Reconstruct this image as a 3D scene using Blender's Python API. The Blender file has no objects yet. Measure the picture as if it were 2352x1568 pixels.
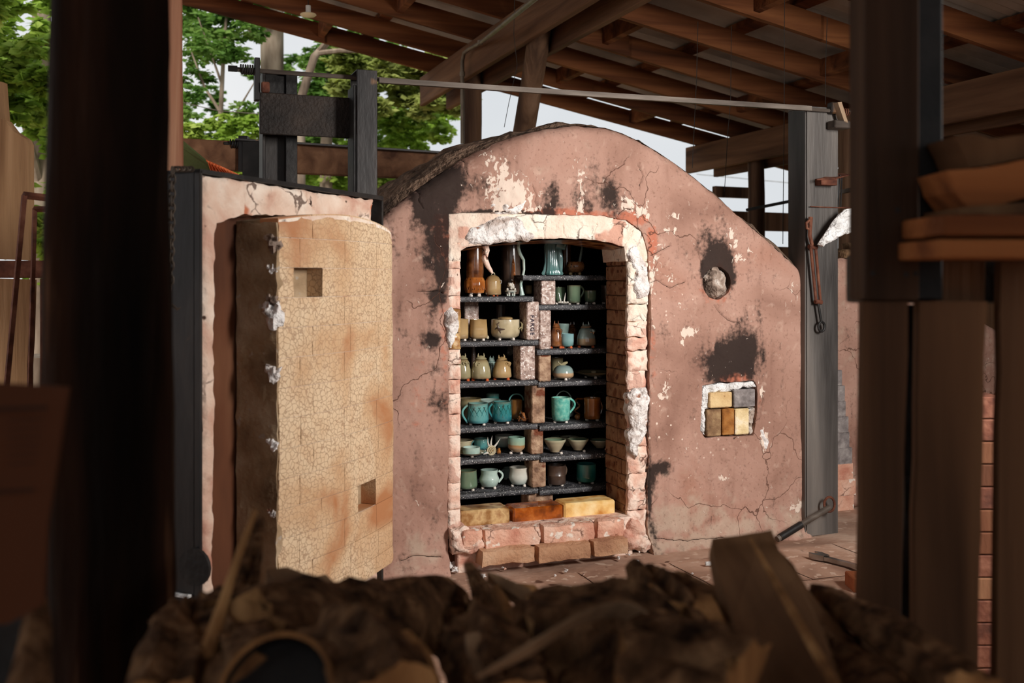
import bpy, math, random
import numpy as np
from mathutils import Vector, Matrix, noise, geometry, Euler
R = random.Random(7)
PI = math.pi
sc = bpy.context.scene
C = sc.collection
# ------------------------------------------------------------------ camera, light, exposure
F = 2287.0; CX = 1176.0; HY = 640.0; ZC = 1.2
cam = bpy.data.cameras.new('camera'); cam.sensor_width = 36; cam.lens = 36 * F / 2352
cam.shift_y = (HY - 784) / 2352.0
cam.dof.use_dof = True; cam.dof.focus_distance = 4.3; cam.dof.aperture_fstop = 3.2
cam.clip_start = .05; cam.clip_end = 200
co = bpy.data.objects.new('camera', cam); C.objects.link(co)
co.location = (0, 0, ZC); co.rotation_euler = (PI / 2, 0, 0); sc.camera = co
sc.view_settings.view_transform = 'Standard'; sc.view_settings.look = 'None'
sc.view_settings.gamma = 1; sc.view_settings.use_curve_mapping = False
sc.view_settings.exposure = 0.0
sc.cycles.max_bounces = 5; sc.cycles.diffuse_bounces = 3; sc.cycles.glossy_bounces = 2; sc.cycles.transmission_bounces = 1; sc.cycles.transparent_max_bounces = 2
sc.cycles.use_adaptive_sampling = True; sc.cycles.adaptive_threshold = .04; sc.cycles.caustics_reflective = False; sc.cycles.caustics_refractive = False
w = bpy.data.worlds.new('sky'); sc.world = w; w.use_nodes = True
nt = w.node_tree; bg = nt.nodes['Background']
tc = nt.nodes.new('ShaderNodeTexCoord'); nz = nt.nodes.new('ShaderNodeTexNoise'); nz.inputs['Scale'].default_value = 3
nz.inputs['Detail'].default_value = 4
rp = nt.nodes.new('ShaderNodeValToRGB')
rp.color_ramp.elements[0].position = .3; rp.color_ramp.elements[0].color = (.74, .78, .82, 1)
rp.color_ramp.elements[1].position = .75; rp.color_ramp.elements[1].color = (.93, .94, .95, 1)
nt.links.new(tc.outputs['Generated'], nz.inputs['Vector']); nt.links.new(nz.outputs['Fac'], rp.inputs['Fac'])
nt.links.new(rp.outputs['Color'], bg.inputs['Color']); bg.inputs['Strength'].default_value = .92
def area(loc, target, sx, sy, power, col, spread=180):
    l = bpy.data.lights.new('softbox', 'AREA'); l.shape = 'RECTANGLE'; l.size = sx; l.size_y = sy
    l.energy = power; l.color = col; l.spread = math.radians(spread)
    o = bpy.data.objects.new('softbox', l); C.objects.link(o); o.location = loc
    o.rotation_euler = (Vector(target) - Vector(loc)).to_track_quat('-Z', 'Y').to_euler(); return o
area((2.5, 1.75, 2.0), (.25, 4.2, 1.0), .55, 1.0, 59, (1, .955, .91), 110)
s_ = bpy.data.lights.new('sun', 'SUN'); s_.energy = 3.6; s_.angle = math.radians(12); s_.color = (1, .96, .88)
so = bpy.data.objects.new('sun', s_); C.objects.link(so); so.rotation_euler = Euler((math.radians(38), math.radians(-32), math.radians(15)))
# ------------------------------------------------------------------ pixel rays and reference planes
def P(px, py, D): return Vector(((px - CX) / F * D, D, ZC - (py - HY) / F * D))
class Plane:
    def __init__(s, ox, oy, deg):
        a = math.radians(deg); s.o = (ox, oy); s.a = a; s.u = (math.cos(a), math.sin(a)); s.w = (-math.sin(a), math.cos(a))
    def hit(s, px, py, off=0):
        k = (px - CX) / F; ox, oy = s.o[0] + off * s.w[0], s.o[1] + off * s.w[1]
        t = (k * oy - ox) / (s.u[0] - k * s.u[1]); Y = oy + t * s.u[1]
        return (t, ZC - (py - HY) / F * Y, Y)
    def W(s, a, b, z): return Vector((s.o[0] + a * s.u[0] + b * s.w[0], s.o[1] + a * s.u[1] + b * s.w[1], z))
K = Plane(.1177, 4.2, 20.5); DR = Plane(-.827, 2.65, 67.5); RF = Plane(0, 0, 20.5)
def KP(px, py, off=0): h = K.hit(px, py, off); return (h[0], h[1])
# ------------------------------------------------------------------ scene helpers
def props(o, label=None, cat=None, group=None, kind=None):
    if label: o['label'] = label
    if cat: o['category'] = cat
    if group: o['group'] = group
    if kind: o['kind'] = kind
    return o
def thing(name, label, cat, loc=(0, 0, 0), rz=0, group=None):
    o = bpy.data.objects.new(name, None); o.empty_display_size = .05; C.objects.link(o); o.location = loc
    o.rotation_euler = (0, 0, rz); return props(o, label, cat, group)
class MB:
    def __init__(s): s.v = []; s.f = []
    def add(s, vs, fs):
        n = len(s.v); s.v += [tuple(x) for x in vs]; s.f += [tuple(i + n for i in f) for f in fs]; return s
    def box(s, x0, y0, z0, x1, y1, z1, c=.0, M=None):
        x0, x1 = sorted((x0, x1)); y0, y1 = sorted((y0, y1)); z0, z1 = sorted((z0, z1))
        if c <= 0:
            vs = [(x, y, z) for z in (z0, z1) for y in (y0, y1) for x in (x0, x1)]
            fs = [(0, 2, 3, 1), (4, 5, 7, 6), (0, 1, 5, 4), (2, 6, 7, 3), (0, 4, 6, 2), (1, 3, 7, 5)]
        else:
            vs = []; idx = {}
            for i, X in enumerate((x0, x1)):
                for j, Y in enumerate((y0, y1)):
                    for k, Z in enumerate((z0, z1)):
                        dx, dy, dz = (c if i == 0 else -c), (c if j == 0 else -c), (c if k == 0 else -c)
                        idx[i, j, k, 0] = len(vs); vs.append((X, Y + dy, Z + dz))
                        idx[i, j, k, 1] = len(vs); vs.append((X + dx, Y, Z + dz))
                        idx[i, j, k, 2] = len(vs); vs.append((X + dx, Y + dy, Z))
            fs = []
            for i in (0, 1):
                q = [idx[i, 0, 0, 0], idx[i, 1, 0, 0], idx[i, 1, 1, 0], idx[i, 0, 1, 0]]; fs.append(q if i else q[::-1])
                q = [idx[0, i, 0, 1], idx[0, i, 1, 1], idx[1, i, 1, 1], idx[1, i, 0, 1]]; fs.append(q if i else q[::-1])
                q = [idx[0, 0, i, 2], idx[1, 0, i, 2], idx[1, 1, i, 2], idx[0, 1, i, 2]]; fs.append(q if i else q[::-1])
            for a in (0, 1):
                for b in (0, 1):
                    fs.append([idx[a, b, 0, 0], idx[a, b, 0, 1], idx[a, b, 1, 1], idx[a, b, 1, 0]])
                    fs.append([idx[a, 0, b, 0], idx[a, 0, b, 2], idx[a, 1, b, 2], idx[a, 1, b, 0]])
                    fs.append([idx[0, a, b, 1], idx[0, a, b, 2], idx[1, a, b, 2], idx[1, a, b, 1]])
                    for d in (0, 1): fs.append([idx[a, b, d, 0], idx[a, b, d, 1], idx[a, b, d, 2]])
        if M is not None: vs = [M @ Vector(v) for v in vs]
        return s.add(vs, fs)
    def tube(s, pts, rs, n=8, cap=True, close=False, sx=1.0):
        pts = [Vector(p) for p in pts]; m = len(pts)
        if not hasattr(rs, '__len__'): rs = [rs] * m
        vs = []; up = None
        for i, p in enumerate(pts):
            a = pts[(i - 1) % m] if (close or i > 0) else p; b = pts[(i + 1) % m] if (close or i < m - 1) else p
            t = (b - a).normalized() if (b - a).length > 1e-9 else Vector((0, 0, 1))
            if up is None: up = Vector((0, 0, 1)) if abs(t.z) < .9 else Vector((0, 1, 0))
            e = t.cross(up)
            e = e.normalized() if e.length > 1e-6 else Vector((1, 0, 0)); up2 = e.cross(t).normalized(); up = up2
            for k in range(n):
                q = 2 * PI * k / n; vs.append(p + (e * math.cos(q) * sx + up2 * math.sin(q)) * rs[i])
        fs = [(i * n + k, i * n + (k + 1) % n, ((i + 1) % m) * n + (k + 1) % n, ((i + 1) % m) * n + k) for i in range(m if close else m - 1) for k in range(n)]
        if cap and not close: fs += [tuple(range(n))[::-1], tuple(range((m - 1) * n, m * n))]
        return s.add(vs, fs)
    def lathe(s, prof, n=28, fn=None, M=None, cap=True):
        vs = []
        for (r, z) in prof:
            for k in range(n):
                a = 2 * PI * k / n; v = Vector((r * math.cos(a), r * math.sin(a), z))
                if fn: v = fn(v, a)
                vs.append(M @ v if M is not None else v)
        m = len(prof)
        fs = [(i * n + k, i * n + (k + 1) % n, (i + 1) * n + (k + 1) % n, (i + 1) * n + k) for i in range(m - 1) for k in range(n)]
        if cap: fs += [tuple(range(n))[::-1], tuple(range((m - 1) * n, m * n))]
        return s.add(vs, fs)
    def ball(s, c, r, n=8, sz=1, j=0, seed=0):
        c = Vector(c); m = n // 2 + 1; vs = [c + Vector((0, 0, -r * sz))]
        for i in range(1, m):
            q = -PI / 2 + PI * i / m
            for k in range(n):
                a = 2 * PI * k / n; d = Vector((math.cos(q) * math.cos(a), math.cos(q) * math.sin(a), math.sin(q)))
                rr = r * (1 + j * noise.noise(d * 1.7 + Vector((seed, 0, 0)))) if j else r
                vs.append(c + Vector((d.x * rr, d.y * rr, d.z * rr * sz)))
        vs.append(c + Vector((0, 0, r * sz))); L = len(vs) - 1
        fs = [(0, 1 + (k + 1) % n, 1 + k) for k in range(n)]
        for i in range(m - 2):
            b = 1 + i * n; fs += [(b + k, b + (k + 1) % n, b + n + (k + 1) % n, b + n + k) for k in range(n)]
        b = 1 + (m - 2) * n; fs += [(b + k, b + (k + 1) % n, L) for k in range(n)]
        return s.add(vs, fs)
    def build(s, name, m, parent=None, smooth=True, ang=None, loc=None, rz=None):
        me = bpy.data.meshes.new(name); me.from_pydata(s.v, [], s.f); me.update()
        if m: me.materials.append(m)
        if smooth:
            me.polygons.foreach_set('use_smooth', [True] * len(me.polygons))
            try: me.set_sharp_from_angle(angle=math.radians(ang or 40))
            except Exception: pass
        o = bpy.data.objects.new(name, me); C.objects.link(o)
        if parent: o.parent = parent
        if loc is not None: o.location = loc
        if rz is not None: o.rotation_euler = (0, 0, rz)
        return o
def fbm(v, sc_=1, oct=4, seed=0): return noise.fractal(Vector(v) * sc_ + Vector((seed * 3.1, seed * 1.7, seed)), 1.0, 2.0, oct)
def copy_tree(o, parent=None):
    c = o.copy(); C.objects.link(c); c.parent = parent
    for ch in list(o.children): copy_tree(ch, c)
    return c
# ------------------------------------------------------------------ materials
def new_mat(name):
    m = bpy.data.materials.new(name); m.use_nodes = True; n = m.node_tree
    return m, n, n.nodes['Principled BSDF']
def N(n, t, **kw):
    o = n.nodes.new(t)
    for k, v in kw.items():
        if k in o.inputs: o.inputs[k].default_value = v
        else: setattr(o, k, v)
    return o
def ramp(n, cols, fac=None):
    r = n.nodes.new('ShaderNodeValToRGB'); e = r.color_ramp.elements
    while len(e) < len(cols): e.new(.5)
    for i, c in enumerate(cols):
        if len(c) == 2: e[i].position = c[0]; col = c[1]
        else: e[i].position = .3 + .4 * i / max(1, len(cols) - 1); col = c
        e[i].color = (*col, 1)
    if fac is not None: n.links.new(fac, r.inputs['Fac'])
    return r
def S(r, g, b):   # sRGB 0..255 -> linear
    f = lambda c: (c / 255 / 12.92) if c <= 10 else ((c / 255 + .055) / 1.055) ** 2.4
    return (f(r), f(g), f(b))
def mixc(n, a, b, fac, mode='MIX'):
    m = n.nodes.new('ShaderNodeMix'); m.data_type = 'RGBA'; m.blend_type = mode
    for s, v in ((6, a), (7, b), (0, fac)):
        if hasattr(v, 'links'): n.links.new(v, m.inputs[s])
        elif s == 0: m.inputs[0].default_value = v
        else: m.inputs[s].default_value = (*v, 1)
    return m.outputs[2]
def mth(n, op, a, b=None, clamp=False):
    m = n.nodes.new('ShaderNodeMath'); m.operation = op; m.use_clamp = clamp
    for i, v in enumerate((a, b)):
        if v is None: continue
        if hasattr(v, 'links'): n.links.new(v, m.inputs[i])
        else: m.inputs[i].default_value = v
    return m.outputs[0]
def sstep(n, v, a, b):
    m = n.nodes.new('ShaderNodeMapRange'); m.interpolation_type = 'SMOOTHSTEP'
    n.links.new(v, m.inputs[0]); m.inputs[1].default_value = a; m.inputs[2].default_value = b; return m.outputs[0]
def pmat(name, cols, scale=5, st=(1, 1, 1), rough=.8, bump=.3, bs=40, spec=.3, metal=0, detail=4, dist=0, speck=None, coat=0, zr=None, zmix=.5, bst=None, bd=.01, crk=None):
    m, n, b = new_mat(name)
    tc = N(n, 'ShaderNodeTexCoord'); oi = N(n, 'ShaderNodeObjectInfo')
    ad = N(n, 'ShaderNodeVectorMath', operation='ADD'); mu = mth(n, 'MULTIPLY', oi.outputs['Random'], 37.0)
    n.links.new(tc.outputs['Object'], ad.inputs[0]); n.links.new(mu, ad.inputs[1])
    mp = N(n, 'ShaderNodeMapping', Scale=st); n.links.new(ad.outputs[0], mp.inputs['Vector'])
    nz = N(n, 'ShaderNodeTexNoise', Scale=scale, Detail=detail, Distortion=dist); n.links.new(mp.outputs[0], nz.inputs['Vector'])
    r = ramp(n, cols, nz.outputs['Fac']); col = r.outputs['Color']
    if zr:
        sp = N(n, 'ShaderNodeSeparateXYZ'); n.links.new(tc.outputs['Generated'], sp.inputs[0])
        z = mth(n, 'ADD', sp.outputs[2], mth(n, 'MULTIPLY', mth(n, 'SUBTRACT', nz.outputs['Fac'], .5), .35))
        col = mixc(n, col, ramp(n, zr, z).outputs['Color'], zmix)
    if speck:
        for (sc_, th, sssc) in ([speck] if not isinstance(speck, list) else speck):
            vo = N(n, 'ShaderNodeTexNoise', Scale=sssc, Detail=2); n.links.new(ad.outputs[0], vo.inputs['Vector'])
            col = mixc(n, col, sc_, sstep(n, vo.outputs['Fac'], th, th + .06))
    if crk:
        dn = N(n, 'ShaderNodeTexNoise', Scale=9, Detail=5); n.links.new(ad.outputs[0], dn.inputs['Vector'])
        s2 = N(n, 'ShaderNodeVectorMath', operation='SCALE'); s2.inputs['Scale'].default_value = .16; n.links.new(dn.outputs['Color'], s2.inputs[0])
        a2 = N(n, 'ShaderNodeVectorMath', operation='ADD'); n.links.new(ad.outputs[0], a2.inputs[0]); n.links.new(s2.outputs[0], a2.inputs[1])
        vv = N(n, 'ShaderNodeTexVoronoi', feature='DISTANCE_TO_EDGE', Scale=crk[0]); n.links.new(a2.outputs[0], vv.inputs['Vector'])
        hl = mth(n, 'MULTIPLY', mth(n, 'SUBTRACT', 1.0, sstep(n, vv.outputs['Distance'], crk[1], crk[1] * 3)), sstep(n, nz.outputs['Fac'], .49, .62))
        col = mixc(n, col, crk[2], mth(n, 'MULTIPLY', hl, .85))
    n.links.new(col, b.inputs['Base Color'])
    b.inputs['Roughness'].default_value = rough; b.inputs['Metallic'].default_value = metal
    b.inputs['Specular IOR Level'].default_value = spec
    if coat: b.inputs['Coat Weight'].default_value = coat; b.inputs['Coat Roughness'].default_value = .08
    if bump:
        m2 = N(n, 'ShaderNodeMapping', Scale=bst or st); n.links.new(ad.outputs[0], m2.inputs['Vector'])
        n2 = N(n, 'ShaderNodeTexNoise', Scale=bs, Detail=3); n.links.new(m2.outputs[0], n2.inputs['Vector'])
        bp = N(n, 'ShaderNodeBump', Strength=bump, Distance=bd); n.links.new(n2.outputs['Fac'], bp.inputs['Height']); n.links.new(bp.outputs[0], b.inputs['Normal'])
    return m
def wood(name, a, b_, c=None, ax=2, scale=6, rough=.8, bump=.5, k=.07):
    st = [1, 1, 1]; st[ax] = k
    return pmat(name, [a, b_] + ([c] if c else []), scale=scale * 3, st=tuple(st), rough=rough, bump=bump, bs=60, detail=5, dist=.6, spec=.2)
M = {}
M['rafter'] = wood('rafter_wood', S(60, 32, 18), S(112, 66, 38), S(150, 96, 58), ax=0, scale=3)
M['beam'] = wood('beam_wood', S(70, 44, 30), S(112, 78, 56), S(140, 102, 75), ax=1, scale=3)
M['postwood'] = wood('post_wood', S(62, 42, 30), S(102, 74, 54), S(128, 98, 76), ax=2, scale=3, bump=.8)
M['redpost'] = wood('red_post_wood', S(95, 55, 38), S(135, 88, 66), S(160, 118, 92), ax=2, scale=4, bump=.8)
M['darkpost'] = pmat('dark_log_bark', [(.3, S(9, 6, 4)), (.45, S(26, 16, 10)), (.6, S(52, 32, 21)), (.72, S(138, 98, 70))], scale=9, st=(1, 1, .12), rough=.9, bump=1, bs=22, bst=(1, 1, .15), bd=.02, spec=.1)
M['boxpost'] = wood('sawn_post', S(42, 28, 19), S(64, 44, 30), S(80, 58, 42), ax=2, scale=3)
M['pallet'] = wood('pallet_wood', S(70, 47, 31), S(108, 76, 52), S(135, 98, 68), ax=2, scale=3, k=.05)
M['plankx'] = wood('orange_plank', S(110, 62, 32), S(152, 92, 50), S(175, 112, 66), ax=0, scale=3)
M['split'] = pmat('split_wood', [S(92, 62, 38), S(150, 108, 68), S(196, 150, 100)], scale=12, st=(1, 1, .08), rough=.85, bump=.9, bs=40, bst=(1, 1, .06), bd=.012, spec=.15)
M['splitgrey'] = pmat('weathered_split_wood', [S(92, 72, 54), S(140, 112, 86), S(172, 142, 112)], scale=10, st=(1, 1, .1), rough=.85, bump=.6, bs=40, bst=(1, 1, .06), spec=.15)
M['splitdark'] = pmat('brown_plank_wood', [S(66, 44, 30), S(104, 74, 50), S(134, 100, 70)], scale=10, st=(1, .12, .12), rough=.85, bump=.5, bs=40, spec=.15)
M['bark'] = pmat('bark', [S(44, 29, 20), S(98, 70, 48), S(150, 114, 82)], scale=26, st=(1, 1, .5), rough=.95, bump=1, bs=45, bst=(1, 1, .5), bd=.03, spec=.1)
M['metalsheet'] = pmat('galvanised_sheet', [S(165, 160, 150), S(195, 190, 180), S(215, 210, 200)], scale=3, rough=.6, bump=.1, metal=.0, spec=.5)
M['steel'] = pmat('blackened_steel', [S(20, 18, 18), S(38, 34, 33), S(72, 64, 58)], scale=5, st=(1, 1, .3), rough=.5, bump=.12, bs=60, metal=.3, spec=.5, speck=(S(105, 75, 50), .66, 9))
M['steelblk'] = pmat('sooty_steel_and_shade', [S(16, 15, 15), S(34, 32, 31), S(52, 48, 45)], scale=6, rough=.6, bump=.3, metal=.3, spec=.4)  # also colours the added boards and post side painted as shade
M['steelgrey'] = pmat('weathered_grey_steel', [S(48, 44, 42), S(98, 93, 89), S(138, 130, 122)], scale=5, st=(1, 1, .12), rough=.5, bump=.2, bs=60, metal=.2, spec=.5, dist=.5)
M['chain'] = pmat('brown_chain_steel', [S(58, 50, 44), S(90, 78, 66)], scale=30, rough=.6, bump=.2, metal=.3)
M['rust'] = pmat('rusty_steel', [S(70, 40, 30), S(105, 62, 46), S(130, 86, 66)], scale=20, rough=.8, bump=.4, metal=.2)
M['greyrod'] = pmat('weathered_rod', [S(62, 54, 48), S(96, 86, 78), S(128, 118, 108)], scale=14, st=(.2, 1, 1), rough=.6, bump=.3, metal=.3)
M['chrome'] = pmat('worn_chrome', [S(150, 148, 145), S(190, 188, 185)], scale=9, rough=.25, bump=.05, metal=1)
M['conduit'] = pmat('conduit', [S(105, 92, 78), S(140, 126, 108)], scale=9, rough=.5, bump=.1, metal=.3)
M['crust'] = pmat('arch_crust', [S(70, 54, 44), S(112, 90, 74), S(150, 122, 102)], scale=8, rough=.95, bump=1, bs=30, bd=.03, dist=.8)
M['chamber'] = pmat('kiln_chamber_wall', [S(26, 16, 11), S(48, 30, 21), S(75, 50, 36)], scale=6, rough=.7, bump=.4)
M['jamb'] = pmat('jamb_brick', [S(98, 62, 42), S(138, 98, 70), S(162, 124, 94), S(118, 72, 46)], scale=14, rough=.8, bump=.6, bs=50, speck=(S(100, 58, 38), .6, 30))
M['rim'] = pmat('pale_rim_castable', [S(214, 180, 162), S(234, 216, 198), S(246, 238, 226)], scale=7, rough=.9, bump=.7, bs=60, dist=.6, crk=(9, .012, S(70, 48, 38)), speck=[(S(205, 158, 138), .62, 9), (S(90, 66, 52), .72, 30)])
M['rimpink'] = pmat('pink_rim_brick', [S(200, 142, 122), S(226, 186, 166), S(240, 218, 202), S(205, 150, 128)], scale=10, rough=.9, bump=.7, bs=60, dist=.5, crk=(10, .012, S(80, 52, 40)), speck=[(S(205, 165, 148), .58, 14), (S(95, 68, 54), .72, 40)])
M['plaster'] = pmat('white_fibre_plaster', [S(178, 160, 150), S(232, 226, 222), S(246, 243, 240)], scale=14, rough=1, bump=1, bs=45, dist=1, bd=.02, speck=(S(150, 105, 84), .66, 16))
M['fibre'] = pmat('ceramic_fibre', [S(196, 192, 188), S(236, 235, 233), S(250, 250, 250)], scale=20, rough=1, bump=1, bs=70, bd=.02)
M['sootplug'] = pmat('sooty_fibre_plug', [S(70, 55, 46), S(160, 140, 126), S(215, 205, 195)], scale=16, rough=1, bump=1, bs=50, bd=.02, dist=1)
M['sill1'] = pmat('olive_ash_brick', [S(82, 50, 28), S(150, 106, 60), S(205, 172, 122), S(140, 82, 36)], scale=13, rough=.4, bump=.3, coat=.3)
M['sill2'] = pmat('amber_glazed_brick', [S(92, 42, 14), S(160, 80, 22), S(205, 130, 60)], scale=16, rough=.25, bump=.3, coat=.5, speck=(S(225, 200, 160), .7, 30))
M['sill3'] = pmat('yellow_ash_brick', [S(190, 128, 58), S(228, 186, 116), S(240, 214, 160)], scale=14, rough=.5, bump=.3, speck=(S(205, 128, 52), .62, 9))
M['step'] = pmat('pink_step_brick', [S(196, 132, 110), S(222, 172, 148), S(234, 200, 180)], scale=9, rough=.95, bump=.7, bs=70, crk=(8, .01, S(100, 62, 48)), speck=(S(240, 226, 212), .6, 22))
M['steplow'] = pmat('dusty_step_brick', [S(160, 115, 88), S(190, 145, 112), S(205, 170, 140)], scale=8, rough=.95, bump=.7, bs=70)
M['floor'] = pmat('dusty_clay_floor', [S(138, 106, 88), S(172, 138, 118), S(196, 166, 146)], scale=3.5, rough=.95, bump=.5, bs=30, dist=.5, speck=[(S(200, 172, 152), .62, 18), (S(88, 58, 44), .68, 12)])
M['slab'] = pmat('clay_paving_slab', [S(150, 116, 98), S(184, 148, 126), S(206, 174, 154)], scale=4, rough=.95, bump=.5, bs=30, dist=.5, speck=[(S(210, 182, 162), .6, 25), (S(100, 66, 50), .66, 9)])
M['earth'] = pmat('grassy_ground', [S(70, 90, 35), S(110, 130, 55), S(140, 120, 80)], scale=1.2, rough=1, bump=.5)
M['shelf'] = pmat('black_carbide_shelf', [S(24, 24, 27), S(48, 48, 52), S(72, 72, 76)], scale=30, rough=.5, bump=.8, bs=160, bd=.004, spec=.6, speck=(S(205, 202, 198), .63, 190))
M['prop1'] = pmat('ashy_prop_brick', [S(120, 92, 80), S(176, 150, 138), S(222, 206, 196)], scale=60, rough=.45, bump=1, bs=110, bd=.006, spec=.6, speck=(S(235, 228, 222), .6, 120))
M['prop2'] = pmat('brown_prop_brick', [S(98, 70, 54), S(150, 118, 94), S(188, 158, 130)], scale=25, rough=.7, bump=.7, bs=90, speck=(S(110, 58, 35), .58, 14))
M['tanbrick'] = pmat('tan_firebrick', [S(200, 165, 115), S(222, 194, 146)], scale=18, rough=.9, bump=.5, bs=90, speck=(S(165, 128, 85), .66, 60))
M['greybrick'] = pmat('grey_firebrick', [S(105, 98, 96), S(140, 132, 130), S(165, 158, 154)], scale=25, rough=.9, bump=.6, bs=90)
M['brownbrick'] = pmat('brown_firebrick', [S(95, 70, 50), S(132, 102, 74), S(165, 136, 100)], scale=25, rough=.9, bump=.6, bs=90)
M['amberbrick'] = pmat('amber_firebrick', [S(120, 72, 28), S(160, 104, 48), S(178, 130, 75)], scale=20, rough=.8, bump=.5, bs=90)
M['creambrick'] = pmat('cream_firebrick', [S(205, 178, 128), S(232, 210, 165), S(250, 244, 228)], scale=16, rough=.8, bump=.5, bs=90)
M['doorrim'] = pmat('door_rim_castable', [S(186, 132, 112), S(220, 190, 170), S(238, 222, 206)], scale=7, rough=.9, bump=.6, bs=50, dist=.5, crk=(6, .01, S(80, 52, 40)), speck=[(S(188, 112, 80), .66, 12), (S(120, 88, 72), .64, 5), (S(70, 48, 38), .7, 20)])
M['recess'] = pmat('brown_recess', [S(62, 34, 20), S(96, 56, 34), S(124, 86, 60)], scale=4, st=(1, 1, .3), rough=.85, bump=.5)  # dark orange-brown tones, well below the door rim
M['plugside'] = pmat('plug_side', [S(120, 98, 74), S(160, 135, 105), S(185, 165, 138)], scale=8, rough=.9, bump=.7, bs=50, speck=(S(170, 156, 140), .66, 30))
M['paper'] = wood('brown_card', S(86, 50, 30), S(98, 58, 36), ax=2, scale=1, bump=.05)
M['ink'] = pmat('faded_print', [S(52, 32, 22), S(58, 36, 25)], scale=5, bump=0)
M['wads'] = pmat('white_wad', [S(205, 190, 175), S(240, 235, 228)], scale=60, rough=.9, bump=.4)
M['wadred'] = pmat('orange_wad', [S(170, 70, 35), S(205, 105, 60)], scale=60, rough=.9, bump=.4)
M['orangeroof'] = pmat('orange_roof', [S(205, 95, 50), S(235, 130, 80)], scale=9, bump=.2)
M['greensheet'] = pmat('green_mossy_roof', [S(60, 72, 42), S(92, 104, 62)], scale=6, bump=.2)
M['slabwood'] = wood('pale_slab_wood', S(120, 86, 58), S(165, 128, 92), S(190, 152, 114), ax=2, scale=3)
M['trunk'] = pmat('grey_trunk', [S(92, 78, 66), S(135, 118, 102), S(160, 145, 128)], scale=9, st=(1, 1, .25), rough=.95, bump=.8, bs=20)
M['wire'] = pmat('dark_wire', [S(30, 24, 20), S(48, 40, 34)], scale=9, rough=.6, bump=0)
M['glasswhite'] = pmat('frosted_lamp_glass', [S(225, 205, 160), S(235, 218, 178)], scale=9, rough=.3, bump=0)
def leafmat(name, cols):
    m, n, b = new_mat(name)
    g = N(n, 'ShaderNodeTexCoord'); nz = N(n, 'ShaderNodeTexNoise', Scale=2.5, Detail=8); n.links.new(g.outputs['Object'], nz.inputs['Vector'])
    r = ramp(n, cols, nz.outputs['Fac']); n.links.new(r.outputs[0], b.inputs['Base Color']); b.inputs['Roughness'].default_value = .6
    b.inputs['Specular IOR Level'].default_value = .25
    t = N(n, 'ShaderNodeBsdfTranslucent'); n.links.new(r.outputs[0], t.inputs['Color'])
    mx = N(n, 'ShaderNodeMixShader'); mx.inputs[0].default_value = .5; n.links.new(b.outputs[0], mx.inputs[1]); n.links.new(t.outputs[0], mx.inputs[2])
    n.links.new(mx.outputs[0], n.nodes['Material Output'].inputs['Surface']); return m
M['leaf'] = leafmat('green_leaves', [S(104, 138, 42), S(150, 182, 70), S(190, 208, 105)])
M['leaf2'] = leafmat('mid_green_leaves', [S(66, 108, 42), S(112, 150, 66), S(158, 184, 100)])
M['pine'] = leafmat('yellow_green_needles', [S(120, 138, 62), S(160, 172, 92), S(192, 198, 120)])
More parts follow.
